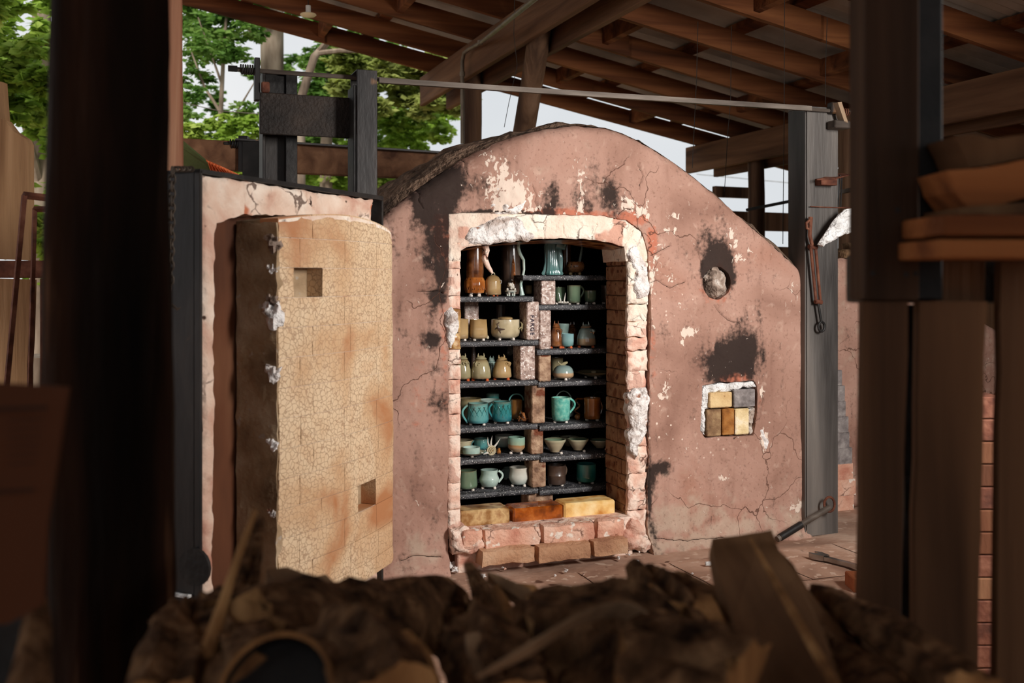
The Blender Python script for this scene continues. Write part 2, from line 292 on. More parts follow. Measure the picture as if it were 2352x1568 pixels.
# clay face with painted stain attributes
def face_mat(name, cols, crackle=False):
    m, n, b = new_mat(name)
    tc = N(n, 'ShaderNodeTexCoord'); ob = tc.outputs['Object']
    def nz(sc_, det=6, dist=0, st=None):
        src = ob
        if st: mp = N(n, 'ShaderNodeMapping', Scale=st); n.links.new(ob, mp.inputs['Vector']); src = mp.outputs[0]
        o = N(n, 'ShaderNodeTexNoise', Scale=sc_, Detail=det, Distortion=dist); n.links.new(src, o.inputs['Vector']); return o.outputs['Fac']
    def at(a): o = N(n, 'ShaderNodeAttribute', attribute_name=a); return o.outputs['Fac']
    big = nz(2.2, 5, .6); fine = nz(38, 6); streak = nz(14, 6, .3, (1, 1, .18))
    col = ramp(n, cols, big).outputs['Color']
    col = mixc(n, col, S(120, 84, 70), mth(n, 'MULTIPLY', sstep(n, streak, .52, .75), .35))
    col = mixc(n, col, S(188, 110, 84), mth(n, 'MULTIPLY', sstep(n, mth(n, 'ADD', at('warm'), mth(n, 'MULTIPLY', mth(n, 'SUBTRACT', fine, .5), .8)), .35, .65), .85))
    col = mixc(n, col, S(186, 165, 146), mth(n, 'MULTIPLY', sstep(n, mth(n, 'ADD', at('dust'), mth(n, 'MULTIPLY', mth(n, 'SUBTRACT', nz(16, 5), .5), 2.0)), .3, .9), .7))
    col = mixc(n, col, S(96, 62, 48), mth(n, 'MULTIPLY', sstep(n, nz(75, 5), .56, .72), .35))
    col = mixc(n, col, S(206, 176, 158), mth(n, 'MULTIPLY', sstep(n, nz(22, 5, .4), .58, .74), .4))
    # soot
    sf = mth(n, 'ADD', at('soot'), mth(n, 'MULTIPLY', mth(n, 'SUBTRACT', nz(16, 5, .5, (1, 1, .35)), .5), 1.3))
    col = mixc(n, col, S(38, 30, 27), mth(n, 'MULTIPLY', sstep(n, mth(n, 'ADD', sf, mth(n, 'MULTIPLY', mth(n, 'SUBTRACT', nz(60, 6), .5), .8)), .12, .62), .95))
    # white paint like splashes
    wf = mth(n, 'ADD', at('white'), mth(n, 'MULTIPLY', mth(n, 'SUBTRACT', nz(48, 5, .8, (1, 1, .7)), .5), 2.2))
    col = mixc(n, col, S(228, 208, 192), mth(n, 'MULTIPLY', sstep(n, wf, .42, .6), .95))
    vo = N(n, 'ShaderNodeTexVoronoi', Scale=30, Randomness=1); n.links.new(ob, vo.inputs['Vector'])
    sp = mth(n, 'ADD', vo.outputs['Distance'], mth(n, 'MULTIPLY', nz(3, 3), .5))
    dots = mth(n, 'SUBTRACT', 1.0, sstep(n, sp, .31, .36)); dots = mth(n, 'MULTIPLY', dots, at('speck'))
    col = mixc(n, col, S(226, 204, 188), dots)
    col = mixc(n, col, S(45, 32, 26), sstep(n, at('crack'), .3, .8))
    # hairline cracks
    mp = N(n, 'ShaderNodeVectorMath', operation='ADD')
    dn = N(n, 'ShaderNodeTexNoise', Scale=5, Detail=4); n.links.new(ob, dn.inputs['Vector'])
    sc2 = N(n, 'ShaderNodeVectorMath', operation='SCALE'); sc2.inputs['Scale'].default_value = .25; n.links.new(dn.outputs['Color'], sc2.inputs[0])
    n.links.new(ob, mp.inputs[0]); n.links.new(sc2.outputs[0], mp.inputs[1])
    v2 = N(n, 'ShaderNodeTexVoronoi', feature='DISTANCE_TO_EDGE', Scale=2.6); n.links.new(mp.outputs[0], v2.inputs['Vector'])
    hl = mth(n, 'MULTIPLY', mth(n, 'SUBTRACT', 1.0, sstep(n, v2.outputs['Distance'], .002, .006)), sstep(n, nz(1.7, 2), .5, .56))
    col = mixc(n, col, S(88, 58, 46), mth(n, 'MULTIPLY', hl, .8))
    n.links.new(col, b.inputs['Base Color']); b.inputs['Roughness'].default_value = .88; b.inputs['Specular IOR Level'].default_value = .25
    h = mth(n, 'ADD', mth(n, 'MULTIPLY', fine, .5), mth(n, 'MULTIPLY', nz(10, 5), .8))
    h = mth(n, 'SUBTRACT', h, mth(n, 'MULTIPLY', hl, .6)); h = mth(n, 'ADD', h, mth(n, 'MULTIPLY', sstep(n, wf, .42, .6), .3))
    bp = N(n, 'ShaderNodeBump', Strength=.55, Distance=.012); n.links.new(h, bp.inputs['Height']); n.links.new(bp.outputs[0], b.inputs['Normal'])
    return m
M['clay'] = face_mat('pink_clay_render', [(.3, S(140, 104, 90)), (.45, S(166, 128, 112)), (.58, S(180, 142, 126)), (.72, S(168, 124, 106))])
def crackle_mat(name, cols, sc_=26, line=S(120, 74, 44), stain=True):
    m, n, b = new_mat(name); tc = N(n, 'ShaderNodeTexCoord'); ob = tc.outputs['Object']
    nz = N(n, 'ShaderNodeTexNoise', Scale=3.2, Detail=8, Distortion=.4); n.links.new(ob, nz.inputs['Vector'])
    col = ramp(n, cols, nz.outputs['Fac']).outputs[0]
    dn = N(n, 'ShaderNodeTexNoise', Scale=40, Detail=3); n.links.new(ob, dn.inputs['Vector'])
    s2 = N(n, 'ShaderNodeVectorMath', operation='SCALE'); s2.inputs['Scale'].default_value = .02; n.links.new(dn.outputs['Color'], s2.inputs[0])
    ad = N(n, 'ShaderNodeVectorMath', operation='ADD'); n.links.new(ob, ad.inputs[0]); n.links.new(s2.outputs[0], ad.inputs[1])
    vo = N(n, 'ShaderNodeTexVoronoi', feature='DISTANCE_TO_EDGE', Scale=sc_ * 2.4); n.links.new(ad.outputs[0], vo.inputs['Vector'])
    ln = mth(n, 'SUBTRACT', 1.0, sstep(n, vo.outputs['Distance'], .01, .09))
    ln = mth(n, 'MULTIPLY', ln, sstep(n, nz.outputs['Fac'], .3, .55))
    col = mixc(n, col, line, mth(n, 'MULTIPLY', ln, .5)); n.links.new(col, b.inputs['Base Color'])
    b.inputs['Roughness'].default_value = .55; b.inputs['Specular IOR Level'].default_value = .35
    bp = N(n, 'ShaderNodeBump', Strength=.4, Distance=.006); n.links.new(mth(n, 'SUBTRACT', 1.0, ln), bp.inputs['Height']); n.links.new(bp.outputs[0], b.inputs['Normal'])
    return m
M['plug'] = crackle_mat('crackled_plug_brick', [(.34, S(178, 122, 82)), (.44, S(206, 170, 132)), (.56, S(222, 196, 162)), (.7, S(204, 164, 124))])
def glaze(name, cols, zr=None, zmix=.6, scale=12, rough=.12, speck=None, bump=.08):
    return pmat('glaze_' + name, cols, scale=scale, rough=rough, bump=bump, bs=25, spec=.6, coat=.6, zr=zr, zmix=zmix, speck=speck, bd=.003)
G = {}
G['turq'] = glaze('turquoise', [S(62, 128, 130), S(98, 162, 160), S(128, 182, 175)], zr=[(0, S(25, 80, 100)), (.2, S(80, 150, 152)), (.85, S(110, 165, 158)), (1, S(110, 95, 70))])
G['teal'] = glaze('teal', [S(20, 90, 100), S(45, 125, 130), S(85, 150, 145)], zr=[(0, S(12, 65, 85)), (.3, S(40, 120, 125)), (.85, S(60, 135, 130)), (1, S(105, 95, 70))], speck=(S(70, 60, 45), .62, 22))
G['aqua'] = glaze('mottled_aqua', [S(50, 140, 130), S(110, 190, 175), S(160, 210, 190)], scale=60, zr=[(0, S(110, 60, 45)), (.1, S(90, 160, 145)), (.9, S(110, 190, 175)), (1, S(170, 190, 170))], zmix=.4)
G['green'] = glaze('sage_green', [S(75, 95, 75), S(105, 128, 105), S(130, 150, 122)], zr=[(0, S(80, 60, 40)), (.15, S(100, 125, 100)), (.9, S(112, 132, 106)), (1, S(120, 90, 55))])
G['celadon'] = glaze('celadon', [S(140, 168, 160), S(175, 198, 188), S(200, 214, 204)])
G['celblue'] = glaze('celadon_blue', [S(88, 135, 140), S(130, 168, 168), S(165, 195, 190)], zr=[(0, S(60, 110, 100)), (.5, S(140, 172, 172)), (1, S(120, 160, 165))])
G['cream'] = glaze('cream', [S(160, 145, 115), S(192, 178, 145), S(208, 196, 168)])
G['tan'] = glaze('tan_ash', [S(140, 112, 70), S(178, 150, 104), S(198, 172, 128)], zr=[(0, S(120, 88, 60)), (.3, S(185, 155, 110)), (1, S(150, 120, 80))])
G['olive'] = glaze('olive_ash', [S(120, 112, 82), S(158, 148, 112), S(182, 172, 136)], zr=[(0, S(110, 75, 50)), (.15, S(155, 145, 112)), (.8, S(165, 155, 120)), (1, S(135, 105, 65))])
G['ochre'] = glaze('ochre', [S(120, 72, 30), S(165, 108, 52), S(195, 145, 85)], zr=[(0, S(110, 62, 28)), (.5, S(180, 120, 60)), (1, S(150, 105, 60))])
G['brown'] = glaze('brown_ash', [S(70, 38, 20), S(118, 70, 38), S(155, 102, 62)], scale=25)
G['amber'] = glaze('amber', [S(110, 58, 22), S(160, 92, 40), S(195, 130, 70)])
G['speckbrown'] = glaze('speckled_brown', [S(130, 80, 45), S(175, 120, 75)], speck=(S(75, 40, 25), .55, 110), rough=.35)
G['tenmoku'] = glaze('dark_brown', [S(52, 38, 32), S(78, 60, 50), S(98, 80, 68)], rough=.3)
G['darkteal'] = glaze('deep_teal', [S(15, 75, 72), S(30, 105, 98), S(60, 135, 125)], zr=[(0, S(60, 110, 85)), (.3, S(20, 90, 88)), (1, S(60, 125, 120))])
G['palecup'] = glaze('pale_celadon', [S(185, 188, 176), S(206, 206, 194), S(216, 218, 208)], zr=[(0, S(150, 185, 180)), (.4, S(200, 205, 196)), (1, S(205, 195, 180))])
G['twotone'] = glaze('two_tone', [S(150, 120, 90), S(175, 145, 112)], zr=[(0, S(130, 100, 75)), (.3, S(170, 142, 110)), (.5, S(165, 118, 70)), (.58, S(150, 180, 155)), (1, S(130, 175, 160))], zmix=.85)
G['dome'] = glaze('celadon_over_tan', [S(140, 150, 140), S(165, 172, 160)], zr=[(0, S(130, 100, 70)), (.25, S(190, 150, 110)), (.38, S(190, 155, 118)), (.45, S(145, 165, 160)), (1, S(125, 150, 148))], zmix=.85)
G['white'] = glaze('white', [S(190, 182, 170), S(222, 218, 208)])
G['bowlout'] = glaze('bowl_cream', [S(165, 150, 122), S(196, 182, 152)], zr=[(0, S(150, 125, 95)), (.6, S(190, 176, 145)), (1, S(150, 160, 135))])
# ------------------------------------------------------------------ plates: a traced outline in a plane, given real depth and relief
def inside(poly, pts):
    x, y = pts[:, 0], pts[:, 1]; c = np.zeros(len(pts), bool); n = len(poly)
    for i in range(n):
        (x0, y0), (x1, y1) = poly[i], poly[(i + 1) % n]
        if y0 == y1: continue
        k = ((y0 > y) != (y1 > y)) & (x < (x1 - x0) * (y - y0) / (y1 - y0) + x0); c ^= k
    return c
def pdist(line, pts, closed=True):
    d = np.full(len(pts), 1e9); n = len(line)
    for i in range(n if closed else n - 1):
        a = np.array(line[i]); b = np.array(line[(i + 1) % n]); ab = b - a; L = (ab ** 2).sum() + 1e-12
        t = np.clip(((pts - a) @ ab) / L, 0, 1)[:, None]; d = np.minimum(d, np.hypot(*(pts - a - t * ab).T))
    return d
def densify(line, step, closed=True, jit=0, seed=0):
    out = []; n = len(line)
    for i in range(n if closed else n - 1):
        a, b = line[i], line[(i + 1) % n]; L = math.dist(a, b); k = max(1, int(round(L / step)))
        for j in range(k):
            t = j / k; p = [a[0] + (b[0] - a[0]) * t, a[1] + (b[1] - a[1]) * t]
            if jit: p[0] += jit * noise.noise(Vector((p[0] * 28, p[1] * 28, seed))); p[1] += jit * noise.noise(Vector((p[0] * 28, p[1] * 28, seed + 9)))
            out.append(tuple(p))
    if not closed: out.append(tuple(line[-1]))
    return out
def plate(name, m, parent, outline, holes=(), step=.012, depth=.05, front=0, r=.0, disp=None, jit=0, seed=0, cracks=(), masks=None, hole_depth=None, amp=.0, afreq=20, curve=None):
    """outline in (s,z) of the parent's frame; y is depth into the wall. Returns the object."""
    out = densify(outline, step, jit=jit, seed=seed); hs = [densify(h, step, jit=jit, seed=seed + 3) for h in holes]
    xs = [p[0] for p in out]; zs = [p[1] for p in out]
    rr = random.Random(seed); gx = np.arange(min(xs), max(xs), step); gz = np.arange(min(zs), max(zs), step)
    g = np.array([(x + rr.uniform(-.22, .22) * step, z + rr.uniform(-.22, .22) * step) for x in gx for z in gz]) if len(gx) and len(gz) else np.zeros((0, 2))
    if len(g):
        k = inside(out, g) & (pdist(out, g) > step * .45)
        for h in hs: k &= ~inside(h, g) & (pdist(h, g) > step * .45)
        cl = [densify(c, .012, False, jit=.006, seed=i + 5) for i, c in enumerate(cracks)]
        for c in cl: k &= pdist(c, g, False) > .004
        g = g[k]
    else: cl = []
    pts = list(out); E = [(i, (i + 1) % len(out)) for i in range(len(out))]; kind = [0] * len(out)
    for h in hs:
        b = len(pts); pts += h; E += [(b + i, b + (i + 1) % len(h)) for i in range(len(h))]; kind += [0] * len(h)
    for c in cl:
        for off in (0, .0022, -.0022):
            b = len(pts)
            for i, p in enumerate(c):
                q = c[min(i + 1, len(c) - 1)]; q0 = c[max(0, i - 1)]; t = (q[0] - q0[0], q[1] - q0[1]); L = math.hypot(*t) or 1
                pts.append((p[0] - t[1] / L * off, p[1] + t[0] / L * off)); kind.append(1 if off == 0 else 0)
            if off == 0: E += [(b + i, b + i + 1) for i in range(len(c) - 1)]
    pts += [tuple(p) for p in g]
    v, e, f, *_ = geometry.delaunay_2d_cdt([Vector(p) for p in pts], E, [], 0, 1e-6)
    V = np.array([tuple(p) for p in v]); Fc = np.array([tuple(t) for t in f if len(t) == 3]); cen = V[Fc].mean(1)
    k = inside(out, cen)
    for h in hs: k &= ~inside(h, cen)
    Fc = Fc[k]; a, b_, c_ = V[Fc[:, 0]], V[Fc[:, 1]], V[Fc[:, 2]]
    cr = (b_[:, 0] - a[:, 0]) * (c_[:, 1] - a[:, 1]) - (b_[:, 1] - a[:, 1]) * (c_[:, 0] - a[:, 0]); Fc[cr < 0] = Fc[cr < 0][:, ::-1]
    y = np.full(len(V), float(front)); d = pdist(out, V)
    if r > 0: t = np.clip(d, 0, r); y += r - np.sqrt(np.maximum(0, r * r - (r - t) ** 2))
    if amp: y += np.array([amp * noise.fractal(Vector((p[0] * afreq, seed * 3.3, p[1] * afreq)), .8, 2.1, 4) for p in V])
    if disp: y += disp(V, d)
    ca = np.zeros(len(V))
    if cl:
        dc = np.full(len(V), 1e9)
        for c in cl: dc = np.minimum(dc, pdist(c, V, False))
        ca = (dc < .0012).astype(float); y += .009 * ca
    if curve: y += curve(V)
    verts = [(V[i, 0], y[i], V[i, 1]) for i in range(len(V))]; faces = [tuple(int(q) for q in t) for t in Fc]
    ec = {}
    for t in faces:
        for i in range(3):
            p, q = t[i], t[(i + 1) % 3]; key = (min(p, q), max(p, q)); ec.setdefault(key, []).append((p, q))
    bd = [x[0] for x in ec.values() if len(x) == 1]; new = {}
    rows = 3
    for (p, q) in bd:
        for z in (p, q):
            if z not in new:
                new[z] = len(verts)
                for j in range(rows + 1):
                    dy = (front + depth - y[z]) * j / rows; yy = y[z] + dy
                    jj = (.004 if j else 0) * noise.noise(Vector((V[z, 0] * 20, yy * 20, V[z, 1] * 20)))
                    verts.append((V[z, 0] + jj, yy, V[z, 1] + jj))
        for j in range(rows): faces.append((q_ := new[q] + j, new[p] + j, new[p] + j + 1, new[q] + j + 1))
    # back cap
    me = bpy.data.meshes.new(name)
    nb = len(verts); verts += [(V[i, 0], front + depth, V[i, 1]) for i in range(0)]
    me.from_pydata(verts, [], faces); me.update()
    me.polygons.foreach_set('use_smooth', [True] * len(me.polygons)); me.materials.append(m)
    if masks is not None:
        ex = len(verts) - len(V)
        for an, fn in masks.items():
            at = me.attributes.new(an, 'FLOAT', 'POINT'); val = np.zeros(len(verts)); val[:len(V)] = fn(V)
            for z, q in new.items(): val[q:q + rows + 1] = val[z]
            at.data.foreach_set('value', val)
        at = me.attributes.new('crack', 'FLOAT', 'POINT'); val = np.zeros(len(verts)); val[:len(V)] = ca; at.data.foreach_set('value', val)
    o = bpy.data.objects.new(name, me); C.objects.link(o)
    if parent: o.parent = parent
    return o
def rect(a, b, c, d): return [(a, c), (b, c), (b, d), (a, d)]
# ================================================================== SETTING
SLOPE = .192; H = ZC + 2.1
rot = K.a
def rz_(s): return H - SLOPE * s        # underside of the rafters
# floor: raised hard earth with clay slabs, and grass outside
fl = MB().box(-9, -6, -.3, 9, 12, -.02).build('floor', M['floor'], smooth=False); props(fl, kind='structure')
def dirt(name, x0, x1, y0, y1, st, amp, m, parent):
    nx = int((x1 - x0) / st); ny = int((y1 - y0) / st); vs = []
    for j in range(ny + 1):
        for i in range(nx + 1):
            x = x0 + i * st; y = y0 + j * st; e = min(i, nx - i, j, ny - j)
            vs.append((x, y, (-.03 if e == 0 else 0) + amp * (fbm((x, y, 0), 3, 4, 2) - .2)))
    fs = [(j * (nx + 1) + i, j * (nx + 1) + i + 1, (j + 1) * (nx + 1) + i + 1, (j + 1) * (nx + 1) + i) for j in range(ny) for i in range(nx)]
    return MB().add(vs, fs).build(name, m, parent)
dt = dirt('dusty_surface', -2.2, 3.4, 1.2, 6.4, .03, .006, M['floor'], fl)
for r_ in range(5):
    for c_ in range(8):
        s0 = -.75 + c_ * .42 + (.2 if r_ % 2 else 0); v0 = -.18 - (r_ + 1) * .42
        if r_ < 5 and s0 < 2.4:
            mb = MB(); n = 7; g = .006; W_ = .42 - g
            vs = []
            for j in range(n + 1):
                for i in range(n + 1):
                    x = s0 + W_ * i / n; y = v0 + W_ * j / n; e = 1 if (i in (0, n) or j in (0, n)) else 0
                    p = K.W(x, y, 0); vs.append((p.x, p.y, .012 - e * .008 + .004 * fbm((x, y, 0), 5, 3, 4)))
            fs = [(j * (n + 1) + i, j * (n + 1) + i + 1, (j + 1) * (n + 1) + i + 1, (j + 1) * (n + 1) + i) for j in range(n) for i in range(n)]
            mb.add(vs, fs).build('paving_slab', M['slab'], fl)
gr = MB().box(-60, 9, -.6, 60, 90, -.12).build('ground', M['earth'], smooth=False); props(gr, kind='structure')
# ceiling: corrugated sheets on purlins on rafters, all turned with the kiln
S0, S1, V0, V1 = -3.2, 7.4, -3.2, 7.86
vs = []; fs = []; nv = int((V1 - V0) / .019)
for i in range(nv + 1):
    v = V0 + (V1 - V0) * i / nv; zz = .008 * math.cos(i * PI / 2)
    for s in (S0, S1): vs.append((s, v, rz_(s) + .14 + .042 + .012 + zz))
for i in range(nv): fs.append((2 * i, 2 * i + 2, 2 * i + 3, 2 * i + 1))
ceil = MB().add(vs, fs).build('ceiling', M['metalsheet']); ceil.rotation_euler = (0, 0, rot); props(ceil, kind='structure')
def slope_box(s0, s1, v0, v1, dz0, dz1, name, m, tw=0):
    vs = [(s, v, rz_(s) + d) for s in (s0, s1) for v in (v0, v1) for d in (dz0, dz1)]
    return MB().add(vs, [(0, 1, 3, 2), (4, 6, 7, 5), (0, 4, 5, 1), (2, 3, 7, 6), (0, 2, 6, 4), (1, 5, 7, 3)]).build(name, m, ceil, smooth=False)
VR = [7.8, 7.24, 6.65, 6.05, 5.42, 4.8, 4.2, 3.6, 3.0, 2.4, 1.8, 1.2, .6, 0, -.7, -1.4, -2.1, -2.8]
for i, v in enumerate(VR):
    cut = [S0, 1.35, S1] if i == 0 else ([S0, 3.1 + .3 * (i % 3), S1] if i % 2 else [S0, S1])
    for a, b in zip(cut[:-1], cut[1:]): slope_box(a, b + (.02 if b != S1 else 0), v - .02, v + .02 + (.002 if a != S0 else 0), 0, .14, 'rafter', M['rafter'])
k = 0; s = S0 + .2
while s < S1:
    slope_box(s, s + .085, V0, V1 - .02, .141, .18, 'purlin', M['rafter']); s += .93
for i, v in enumerate(VR[1:7]):    # short blocks between neighbouring rafters
    for s in ((2.9,) if i % 2 else (1.3, 4.0)):
        slope_box(s + .17 * (i % 3), s + .04 + .17 * (i % 3), VR[i + 1] + .021, VR[i] - .021, .03, .138, 'blocking', M['rafter'])
for s, va, vb in ((2.18, -3, 8.02), (2.37, -3, 7.9), (4.66, -3, 7.95), (4.86, -3, 7.8)):
    dz = -.003 if s in (2.18, 4.66) else -.0035
    zt = rz_(s + .045) + dz
    MB().box(s, va, zt - .235, s + .045, vb, zt, .004).build('main_beam', M['beam'], ceil)
# gusset plate on the right beam
MB().box(4.655, 5.3, rz_(4.7) - .16, 4.659, 5.42, rz_(4.7) - .05).build('nail_plate', M['metalsheet'], ceil)
# closed sides that keep the near part of the shed dark (plank walls behind and right of the camera)
def plank_wall(name, s0, s1, v, ax, top):
    ob = thing(name, None, None); ob.rotation_euler = (0, 0, rot); props(ob, kind='structure')
    a = s0
    while a < s1:
        b = min(a + .28, s1)
        if ax == 's': MB().box(a, v, 0, b - .008, v + .03, top, .004).build('plank', M['pallet'], ob)
        else: MB().box(v, a, 0, v + .03, b - .008, top, .004).build('plank', M['pallet'], ob)
        a = b
plank_wall('wall_back', -3, 7.2, -3.0, 's', 1.1)
plank_wall('wall_right', -3, 7.85, 7.2, 'v', rz_(7.2) + .1)
plank_wall('wall_left', -3, .9, -3.0, 'v', rz_(-3) + .1)
# posts of the shed
def log_post(name, s, v, z0, z1, r, m, label, lean=(0, 0), seed=0, n=14, cat='post', amp=.12, W=None):
    base = RF.W(s, v, 0) if W is None else Vector((W[0], W[1], 0)); mb = MB(); pts = []; H_ = z1 - z0; k = max(6, int(H_ / .09))
    vs = []
    for i in range(k + 1):
        z = z0 + H_ * i / k
        for j in range(n):
            a = 2 * PI * j / n
            rr = r * (1 + amp * fbm((math.cos(a), math.sin(a), z * .9), 1.6, 4, seed)) * (1.04 - .08 * i / k)
            vs.append((rr * math.cos(a) + lean[0] * (z - z1), rr * math.sin(a) + lean[1] * (z - z1), z))
    fs = [(i * n + j, i * n + (j + 1) % n, (i + 1) * n + (j + 1) % n, (i + 1) * n + j) for i in range(k) for j in range(n)] + [tuple(range(n))[::-1], tuple(range(k * n, k * n + n))]
    o = mb.add(vs, fs).build(name, m, ang=60); o.location = base; return props(o, label, cat)
log_post('log_post', 2.298, 6.98, 0, rz_(2.3) - .05, .068, M['postwood'], 'upright log post between the doubled beam behind kiln top', seed=3)
dx = RF.w[0] * -.5, RF.w[1] * -.5
log_post('brace_post', 2.298, 5.62, 0, rz_(2.3) - .08, .073, M['postwood'], 'slanting log brace under the doubled beam above the kiln', lean=dx, seed=9)
log_post('log_post', 4.785, 7.02, 0, rz_(4.78) - .1, .07, M['postwood'], 'short dark log post under right beam seen against the sky', seed=5)
# ================================================================== KILN
kiln = thing('kiln', 'pink clay arched wood kiln with an open doorway full of pots', 'kiln', (K.o[0], K.o[1], 0), K.a)
sil = [(868, 512), (900, 482), (930, 457), (1000, 407), (1060, 369), (1100, 347), (1150, 324), (1200, 307), (1260, 294), (1330, 284), (1400, 290), (1440, 303), (1480, 322), (1520, 345), (1560, 372), (1605, 405), (1650, 443), (1700, 487), (1760, 538), (1820, 592), (1856, 628), (1868, 660), (1869, 760), (1868, 900), (1866, 1050), (1864, 1150), (1862, 1250)]
face = [KP(x, y) for x, y in sil]
face[-1] = (face[-1][0], -.06)
face = face[::-1]
sl = face[-1]; face += [(sl[0] - .13, sl[1] - .13), (-1.0, sl[1] - .36), (-1.03, sl[1] - .45), (-1.04, -.06)]
face = face  # right bottom -> up -> left bottom
rim_px = [(1030, 490), (1120, 486), (1200, 490), (1260, 492), (1380, 494), (1440, 505), (1475, 530), (1490, 580), (1495, 700), (1492, 900), (1488, 1100), (1487, 1262), (1030, 1285)]
rim = [KP(x, y) for x, y in rim_px]; rim[-1] = (rim[-1][0], -.03); rim[-2] = (rim[-2][0], -.03)
spy = [KP(1646 + 33 * math.cos(a), 650 + 38 * math.sin(a)) for a in np.linspace(0, 2 * PI, 20, endpoint=False)]
port = [KP(x, y) for x, y in [(1612, 885), (1640, 878), (1730, 874), (1738, 885), (1738, 940), (1730, 1000), (1620, 1005), (1608, 990)]]
def blobs(lst, soft=1.0):
    B = []
    for b in lst:
        s, z = KP(b[0], b[1]); sx = b[2] / 545; sz = b[3] / 545; B.append((s, z, sx, sz, b[4]))
    def f(V):
        val = np.zeros(len(V)); wob = np.array([noise.noise(Vector((p[0] * 11, 3, p[1] * 11))) for p in V])
        for s, z, sx, sz, a in B:
            q = ((V[:, 0] - s) / sx) ** 2 + ((V[:, 1] - z) / sz) ** 2
            val = np.maximum(val, a * np.exp(-(q ** .8) * .75 * (1 + .5 * wob)))
        return val
    return f
SOOT = [(1010, 430, 50, 62, 1.3), (985, 480, 32, 55, 1.0), (1000, 640, 26, 150, .42), (1690, 815, 60, 60, .55), (1645, 590, 45, 55, .5), (1035, 400, 25, 25, .8), (960, 470, 20, 30, .4), (1275, 450, 12, 34, .75), (1272, 470, 25, 10, .6), (1395, 440, 35, 55, .55), (1350, 470, 25, 25, .5), (1000, 555, 22, 45, .9), (1010, 620, 18, 40, .9), (985, 600, 18, 25, .7), (1003, 680, 20, 16, 1), (995, 780, 25, 18, .8), (1000, 845, 18, 14, .5), (1010, 930, 16, 40, .5), (955, 780, 25, 20, .25), (1200, 492, 60, 9, 1), (1260, 490, 22, 12, 1), (1110, 488, 90, 5, .8), (1645, 592, 34, 44, 1.2), (1672, 615, 18, 40, 1.2), (1618, 625, 14, 36, 1.1), (1650, 560, 20, 25, .5), (1695, 818, 52, 46, 1.3), (1660, 842, 48, 30, 1.2), (1725, 845, 16, 24, .9), (1628, 862, 20, 14, .9), (1680, 770, 35, 42, .5), (1515, 1075, 30, 14, .9), (1500, 1090, 14, 30, .5), (1491, 1120, 5, 90, .8), (1492, 960, 5, 60, .5), (1500, 1220, 8, 30, .4), (1180, 440, 18, 8, .5)]
WHITE = [(1170, 452, 48, 42, 1.05), (1150, 400, 26, 35, .62), (1200, 425, 30, 20, .6), (1120, 365, 22, 22, .45), (1335, 440, 12, 55, .62), (1440, 470, 22, 16, .85), (1468, 488, 22, 12, .9), (1555, 495, 13, 9, .9), (1532, 530, 8, 7, .8), (1552, 532, 6, 13, .8), (1520, 563, 14, 9, .7), (1690, 562, 14, 9, .85), (1698, 592, 16, 10, .9), (1680, 540, 10, 16, .8), (1720, 575, 10, 8, .6), (1573, 765, 9, 14, .9), (1586, 760, 6, 12, .85), (1566, 788, 7, 10, .8), (1598, 760, 5, 9, .7), (1558, 705, 8, 7, .8), (1575, 712, 7, 7, .7), (1530, 890, 8, 22, .6), (1532, 910, 18, 7, .7), (1543, 640, 10, 8, .9), (1497, 640, 10, 40, .75), (1505, 600, 10, 30, .5), (1755, 1008, 10, 22, .9), (1748, 900, 10, 16, .7), (1655, 385, 4, 8, .8), (1668, 455, 8, 5, .7), (1440, 540, 10, 10, .6), (1300, 497, 20, 6, .7), (1500, 750, 6, 18, .5), (1820, 660, 4, 40, .35), (1700, 480, 5, 30, .3), (1830, 1165, 24, 13, .9), (1665, 1098, 16, 6, .7), (1580, 1030, 8, 8, .6), (1210, 480, 30, 10, .8)]
WARM = [(1300, 492, 170, 16, .9), (1450, 500, 45, 20, .9), (1500, 560, 18, 50, .8), (1500, 800, 14, 160, .5), (1680, 868, 50, 12, 1), (1646, 650, 46, 52, .8), (1012, 540, 22, 70, .8), (1020, 800, 14, 200, .5), (1745, 920, 14, 40, .5), (1430, 530, 30, 20, .6), (960, 900, 40, 200, .4)]
DUST = [(1560, 1190, 130, 50, .9), (1680, 1210, 160, 26, .9), (1830, 1190, 60, 40, .7), (960, 1270, 60, 36, .8), (1470, 1240, 60, 40, 1), (1600, 1240, 300, 18, 1), (1250, 400, 100, 50, .25), (1550, 1100, 60, 40, .35), (1790, 1130, 40, 60, .3), (940, 1150, 30, 60, .3)]
def speck(V):
    s0, z0 = KP(1540, 900); return np.clip(1.15 - np.hypot((V[:, 0] - s0) / .55, (V[:, 1] - z0) / .8), 0, 1)
ckx = [[(1063, 355), (1070, 375), (1066, 385), (1074, 402)], [(958, 425), (965, 445), (962, 460), (972, 478)], [(1222, 428), (1232, 450), (1230, 465), (1238, 482)], [(1322, 486), (1326, 465), (1336, 440), (1340, 420)], [(1415, 505), (1425, 488), (1438, 478), (1455, 480), (1462, 492), (1463, 508)], [(1498, 648), (1512, 645), (1530, 655), (1540, 662), (1575, 648)], [(1500, 585), (1520, 575), (1540, 565)], [(962, 668), (985, 670), (1005, 668), (1018, 674)], [(1636, 430), (1650, 448), (1662, 462), (1700, 500)], [(1640, 700), (1655, 720), (1672, 735), (1700, 742)], [(1600, 575), (1610, 600), (1612, 618)], [(1500, 1235), (1560, 1238), (1640, 1232), (1720, 1238)], [(920, 1285), (960, 1275), (1010, 1278)], [(1470, 435), (1478, 405), (1466, 380)], [(1492, 880), (1494, 920), (1491, 980), (1493, 1060), (1490, 1150)], [(1690, 1005), (1745, 960), (1752, 900)]]
ck = [[KP(*p) for p in c] for c in ckx]
